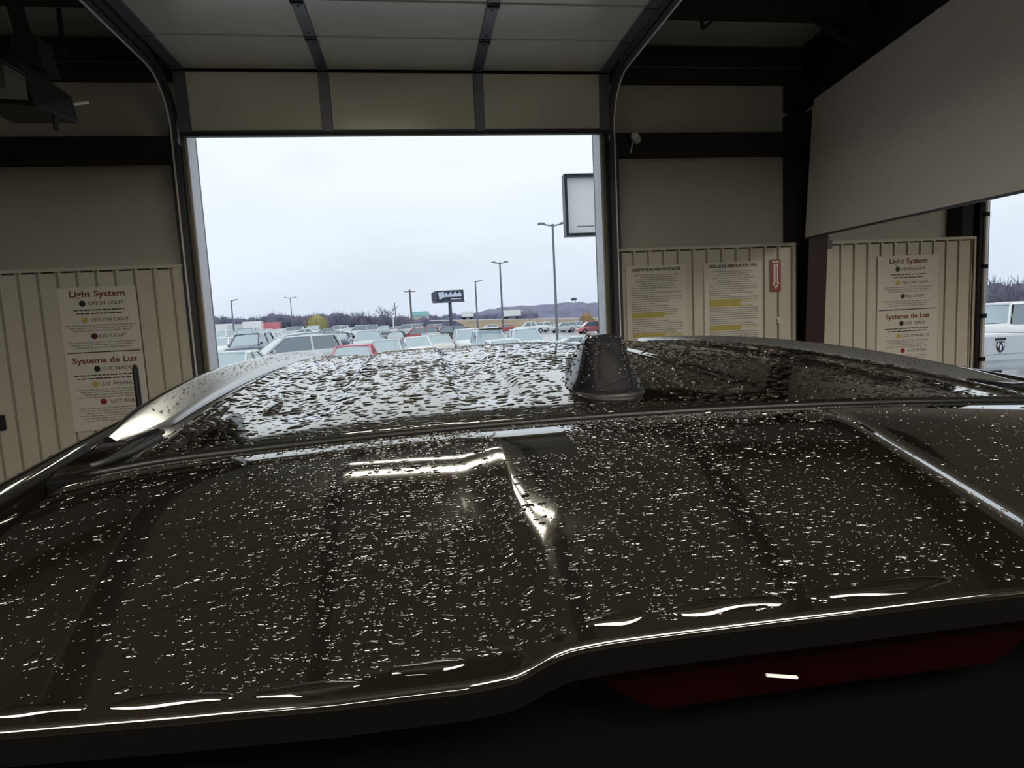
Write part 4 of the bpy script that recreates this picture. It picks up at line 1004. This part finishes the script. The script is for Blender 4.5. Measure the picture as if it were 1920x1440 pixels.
# ---- lamp poles, utility poles
def pole(px, ptop, Y, r, label, arms=0, m='pole', name='lamp_pole', lean=0, arm_len=.9):
    X = px_at(px, ptop, Y)[0]; zt = px_at(px, ptop, Y)[2]; zb_ = float(gz(X, Y)); e = empty(name, (X, Y, zb_))
    MB().tube([(X+lean, Y, zb_), (X, Y, zt)], [r*.85, r*.6], 10).build('shaft', m, e)
    if arms:
        for s_ in ((-1, 1) if arms == 2 else (1,)):
            MB().tube([(X, Y, zt-.15), (X+s_*arm_len*.6, Y, zt-.05), (X+s_*arm_len, Y, zt+.05)], r*.45, 6).build('arm', m, e)
            bevel(MB().hexa([(X+s_*arm_len-.3, Y-.15, zt-.02), (X+s_*arm_len+.3, Y-.15, zt-.02), (X+s_*arm_len+.3, Y+.15, zt-.02), (X+s_*arm_len-.3, Y+.15, zt-.02), (X+s_*arm_len-.25, Y-.12, zt+.12), (X+s_*arm_len+.25, Y-.12, zt+.12), (X+s_*arm_len+.25, Y+.12, zt+.12), (X+s_*arm_len-.25, Y+.12, zt+.12)]).build('lamp_head', m, e), .03)
    if arms == 0 and name == 'utility_pole':
        MB().bar((X-1.0, Y, zt-.35), (X+1.0, Y, zt-.35), .12, .14).build('crossarm', m, e)
    return tag(e, label, 'pole', 'poles in the lot')
pole(1036, 420, 48, .13, 'tallest lamp pole with twin heads near the right jamb', 2)
pole(937, 492, 78, .17, 'tall lamp pole with twin heads right of the billboard', 2, arm_len=.8)
pole(891, 527, 105, .20, 'lamp pole close beside the billboard on its right', 1)
pole(768, 543, 110, .26, 'thick utility pole left of the billboard', 0, 'woodpole', 'utility_pole')
pole(433, 563, 120, .18, 'slim lamp pole near the left jamb', 1)
pole(544, 558, 150, .14, 'slim pale lamp pole above the treeline left of the yellow-green tree', 2, arm_len=1.2)
pole(740, 567, 120, .12, 'thin grey pole just left of the thick utility pole', 0, 'pole', 'thin_pole')
pole(737, 596, 27.8, .055, 'slim white post standing among the parked cars', 0, 'white', 'marker_post')
pole(1856, 376, 30, .05, 'thin dark pole outside the far-right doorway', 0, 'pole', 'thin_pole')

# billboard
Yb = 140; bb = empty('billboard', tuple(px_at(846, 612, Yb)))
p0, p1 = px_at(818, 547, Yb), px_at(870, 564, Yb)
x0, x1, z0, z1 = p0[0], p1[0], p1[2]-.0, p0[2]+.2
MB().box(x0, x1, Yb, Yb+.4, z0, z1).build('panel', 'navy', bb)
q0 = px_at(809, 547, Yb); MB().hexa([(q0[0], Yb+3, z0+.2), (x0, Yb+.02, z0), (x0, Yb+.4, z0), (q0[0], Yb+3.4, z0+.2), (q0[0], Yb+3, z1-.3), (x0, Yb+.02, z1), (x0, Yb+.4, z1), (q0[0], Yb+3.4, z1-.3)]).build('back_panel', 'navy', bb)
bp = MB(); ww, hh = x1-x0, z1-z0; yb_ = Yb-.03
bp.poly([(x0+.06*ww, yb_, z0+.85*hh), (x0+.28*ww, yb_, z0+.88*hh), (x0+.30*ww, yb_, z0+.40*hh), (x0+.10*ww, yb_, z0+.18*hh)])
tops = [.62, .86, .62, .66, .92, .60, .72, .90, .66, .70, .88, .62]
lo = [(x0+(.30+.62*i/11)*ww, yb_, z0+.40*hh) for i in range(12)]; up_ = [(x0+(.30+.62*i/11)*ww, yb_, z0+tops[i]*hh) for i in range(12)]
bp.quadstrip([lo, up_]); bp.box(x0+.52*ww, x0+.92*ww, yb_, yb_+.02, z0+.17*hh, z0+.25*hh)
bp.build('print', 'pale_blue', bb)
MB().box(x0-1.0, x1+.1, Yb-.6, Yb+.6, z0-.25, z0-.05).build('catwalk', 'sign_frame', bb)
Xp = (x0+x1)/2-.15; MB().tube([(Xp, Yb+.3, float(gz(Xp, Yb))), (Xp, Yb+.3, z0-.1)], .38, 12).build('post', 'sign_frame', bb)
tag(bb, 'dark blue billboard on a single post above the lot', 'billboard')

# blade sign outside, mounted on the outer wall right of the doorway
bs = empty('blade_sign', (2.0, 6.75, 3.2))
a0 = px_at(1057, 326, 6.7); a1 = px_at(1062, 443, 6.7); xs0, zs1, zs0 = a0[0], a0[2], a1[2]
MB().poly([(xs0+.03, 6.75, zs0+.03), (xs0+.62, 6.75, zs0+.03), (xs0+.62, 6.75, zs1-.03), (xs0+.03, 6.75, zs1-.03)]).build('face', 'sign_face', bs)
for b_ in ((xs0, xs0+.03, zs0, zs1), (xs0+.62, xs0+.65, zs0, zs1), (xs0+.03, xs0+.62, zs0, zs0+.03), (xs0+.03, xs0+.62, zs1-.03, zs1)):
    MB().box(b_[0], b_[1], 6.69, 6.81, b_[2], b_[3]).build('frame_bar', 'sign_frame', bs)
MB().box(xs0+.14, xs0+.34, 6.745, 6.7495, zs0+.10, zs0+.115).build('print_line', 'pale_blue', bs)
for zz in (zs0+.1, zs1-.1): MB().bar((xs0+.5, 6.75, zz), (xs0+.5, DS+.06, zz), .03, .03).build('bracket_arm', 'sign_frame', bs)
tag(bs, 'white rectangular sign in a dark frame outside the right jamb', 'sign')

# ---- trees
def bare_tree(seed, H, n_br, spread):
    rnd = random.Random(seed); tr = MB(); tw = MB()
    def grow(mb, p, d, L, r, depth):
        q = p+d*L; mb.tube([p, q], [r, r*.7], 4 if depth else 5, cap=False)
        if depth >= 3: return
        for _ in range(n_br if depth < 2 else n_br+1):
            nd = d+np.array([rnd.uniform(-spread, spread), rnd.uniform(-spread, spread), rnd.uniform(-.1, .5)]); nd /= np.linalg.norm(nd)
            grow(tw, p+d*L*rnd.uniform(.45, 1), nd, L*rnd.uniform(.5, .8), max(r*.5, .012), depth+1)
    grow(tr, np.zeros(3), np.array([0, 0, 1.]), H*.38, H*.018, 0)
    return tr, tw
TREES = []
for k_ in range(5):
    tr, tw = bare_tree(11+k_, 10, 5, 1.0)
    e = empty('bare_tree', (0, 0, 0)); tr.build('trunk', 'trunk', e); tw.build('branches', 'twig', e); TREES.append(e)
nt = 0
def place_tree(px, ptop, Y, label, group, sxy=1.0, spare=None):
    global nt
    src = TREES[nt % 5]; e = src if nt < 5 else copy_tree(src); nt += 1
    P_ = px_at(px, ptop, Y); z = float(gz(P_[0], Y)); h = P_[2]-z
    e.location = (P_[0], Y, z); s_ = h/10.2; e.scale = (s_*sxy, s_*sxy, s_); e.rotation_euler[2] = rng.uniform(0, 6)
    return tag(e, label, 'tree', group)
place_tree(716, 556, 175, 'tallest bare tree above the treeline', 'bare trees', 1.3)
place_tree(690, 566, 178, 'broad bare tree left of the tallest bare tree', 'bare trees', 1.5)
place_tree(668, 567, 176, 'bare tree just right of the yellow-green tree', 'bare trees', 1.3)
for k_, (px_, pt_) in enumerate(((652, 572), (740, 572), (640, 575), (500, 578), (515, 581), (410, 584), (425, 586), (560, 582), (755, 578))):
    place_tree(px_, pt_, 170+3*k_, ('bare tree showing above the left treeline' if px_ < 600 else 'bare tree showing above the middle treeline'), 'bare trees in the left treeline' if px_ < 600 else 'bare trees in the middle treeline', 1.4)
place_tree(1893, 480, 46, 'gnarled bare tree outside the far-right doorway', 'bare trees', 1.2)
place_tree(1868, 492, 50, 'bare tree behind the thin dark pole at far right', 'bare trees', 1.2)
place_tree(1925, 470, 48, 'bare tree at the right picture edge', 'bare trees', 1.3)
# dense brushy treeline: each clump one object
def clump(seed):
    r2 = np.random.default_rng(seed); V = []; F = []
    for _ in range(420):
        a = r2.uniform(0, 2*pi); rad = math.sqrt(r2.uniform(0, 1)); z = r2.uniform(0, 1)*(1-.35*rad)
        p = np.array([rad*cos(a), rad*sin(a), z*.85]); d = r2.normal(size=3)*.08; d[2] = abs(d[2])+.10; w_ = r2.normal(size=3); w_ = w_/np.linalg.norm(w_)*.035
        b = len(V); V += [tuple(p-w_), tuple(p+w_), tuple(p+d)]; F.append((b, b+1, b+2))
    m2 = MB(); m2.v = V; m2.f = F; core = [[(c*.8*cos(q*pi/4), c*.8*sin(q*pi/4), z_) for q in range(8)] for c, z_ in ((1, 0), (1, .45), (.75, .65), (.3, .78))]
    m2.quadstrip(core, close=True); return m2
CL = []
for k_ in range(4):
    o = clump(40+k_).build('brush_tree', 'twig'); CL.append(o)
nc = 0
def place_clump(px, ptop, Y, wid, label, group, m=None):
    global nc
    o = CL[nc % 4] if nc < 4 else link(CL[nc % 4].copy()); nc += 1
    P_ = px_at(px, ptop, Y); z = float(gz(P_[0], Y)); h = P_[2]-z
    o.location = (P_[0], Y, z-.3); o.scale = (wid/2, wid/2, h*1.12); o.rotation_euler[2] = rng.uniform(0, 6)
    o.material_slots[0].link = 'OBJECT'; o.material_slots[0].material = M[m or 'twig']
    return tag(o, label, 'tree', group)
place_clump(592, 584, 165, 6.2, 'rounded yellow-green tree before the grey treeline', 'coloured trees', 'conifer')
place_clump(1100, 580, 125, 3.4, 'small tan-leaved tree near the right jamb', 'coloured trees', 'tan_leaf')
for px in range(392, 800, 13):
    top = np.interp(px, [392, 430, 470, 510, 560, 620, 700, 760, 800], [588, 591, 592, 584, 587, 583, 586, 590, 594])
    place_clump(px+rng.uniform(-3, 3), top+rng.uniform(-4, 3), 182+rng.uniform(-6, 10), 5.2, 'grey leafless brush tree in the dense treeline behind the lot', 'treeline behind the lot')
for px in range(800, 1000, 16):
    place_clump(px+rng.uniform(-3, 3), np.interp(px, [800, 900, 1000], [588, 585, 582])+rng.uniform(-4, 2), 262+rng.uniform(-6, 10), 8, 'hazy leafless tree beyond the highway', 'trees beyond the highway', 'hill')  # haze is put in through the hill's paler blue-grey colour
for px in range(1840, 1990, 14):
    place_clump(px, 520+rng.uniform(-8, 6), 75, 4.5, 'dark leafless hedge tree outside the far-right doorway', 'hedge at far right')
# little teal-roofed building
X = px_at(788, 585, 230)[0]; z = px_at(788, 592, 230)[2]; tb = empty('distant_building', (X, 230, z-4))
MB().box(X-3, X+3, 228, 234, z-4, z).build('wall', PAINT['cream'], tb)
recalc(MB().hexa([(X-3.4, 227.6, z), (X+3.4, 227.6, z), (X+3.4, 234.4, z), (X-3.4, 234.4, z), (X-3, 230.9, z+1.6), (X+3, 230.9, z+1.6), (X+3, 231.1, z+1.6), (X-3, 231.1, z+1.6)]).build('roof', 'teal_roof', tb))
tag(tb, 'small distant building with a teal roof left of the billboard', 'building')
P_ = px_at(1076, 561, 400); wt = empty('water_tower', (P_[0], 400, P_[2]-6))
MB().tube([(P_[0], 400, P_[2]-.9), (P_[0], 400, P_[2]-.5), (P_[0], 400, P_[2]+.6), (P_[0], 400, P_[2]+.9)], [1.2, 1.9, 1.9, .8], 14).build('tank', 'trunk', wt)
for dx in (-1.2, 1.2): MB().tube([(P_[0]+dx, 400, P_[2]-.7), (P_[0]+dx*1.1, 400, P_[2]-7)], .12, 5).build('leg', 'trunk', wt)
tag(wt, 'tiny water tower on the wooded hill', 'water tower')
# straw field outside the far-right doorway
rows = [[(X, Y, float(gz(X, Y))+dz) for X in np.linspace(28, 150, 14)] for Y, dz in ((36, .02), (60, 1.2), (95, 3.2), (100, 3.2))]
tag(MB().quadstrip(rows).build('straw_verge', 'grass', None, True), 'straw-coloured verge outside the far-right doorway', 'grass', kind='stuff')

# ---- the two white pickups outside the far-right doorway
near = car('pickup', 1900, 14.6, 2, 'silver', 'nearer silver pickup showing its tailgate outside the far-right doorway', 'pickups at far right')
tgY = 11.55; pc = px_at(1875, 660, tgY)
near.location = (pc[0], tgY+2.90, 1.06-1.27); near.rotation_euler = (0, 0, 0); o = np.array(near.location)
def LB(*b): return MB().box(*b)
def addp(mb, name, m): ob_ = mb.build(name, m, None); ob_.parent = near; return ob_
bevel(addp(LB(-.86, .86, -2.90, -2.855, .72, 1.265), 'tailgate', PAINT['silver']), .02)
addp(LB(-.13, .13, -2.915, -2.898, 1.165, 1.215), 'tailgate_handle', 'black')
addp(LB(-.84, .84, -2.906, -2.899, .86, .868), 'crease_line', 'pole')
em = MB(); cx_, cz_ = 0, 1.03; yy = -2.912
em.poly([(cx_-.095, yy, cz_+.11), (cx_+.095, yy, cz_+.11), (cx_+.10, yy, cz_-.02), (cx_+.06, yy, cz_-.10), (cx_, yy, cz_-.13), (cx_-.06, yy, cz_-.10), (cx_-.10, yy, cz_-.02)][::-1])
b__ = addp(em, 'emblem', 'black')
e2 = MB()
for s_ in (-1, 1):
    e2.poly([(cx_+s_*.012, yy-.004, cz_+.06), (cx_+s_*.075, yy-.004, cz_+.095), (cx_+s_*.088, yy-.004, cz_+.03), (cx_+s_*.06, yy-.004, cz_-.02), (cx_+s_*.055, yy-.004, cz_+.045)])
e2.poly([(cx_-.02, yy-.004, cz_+.04), (cx_+.02, yy-.004, cz_+.04), (cx_+.022, yy-.004, cz_-.05), (cx_, yy-.004, cz_-.085), (cx_-.022, yy-.004, cz_-.05)])
addp(e2, 'emblem_relief', 'chrome')
far = car('pickup', 1900, 19, 88, 'white', 'farther white crew-cab pickup seen from its side at far right', 'pickups at far right')
pf = px_at(1893, 600, 18.5); far.location = (pf[0]-.0, 18.5, px_at(1893, 567, 18.5)[2]-1.93); far.rotation_euler = (0, 0, radians(-92))
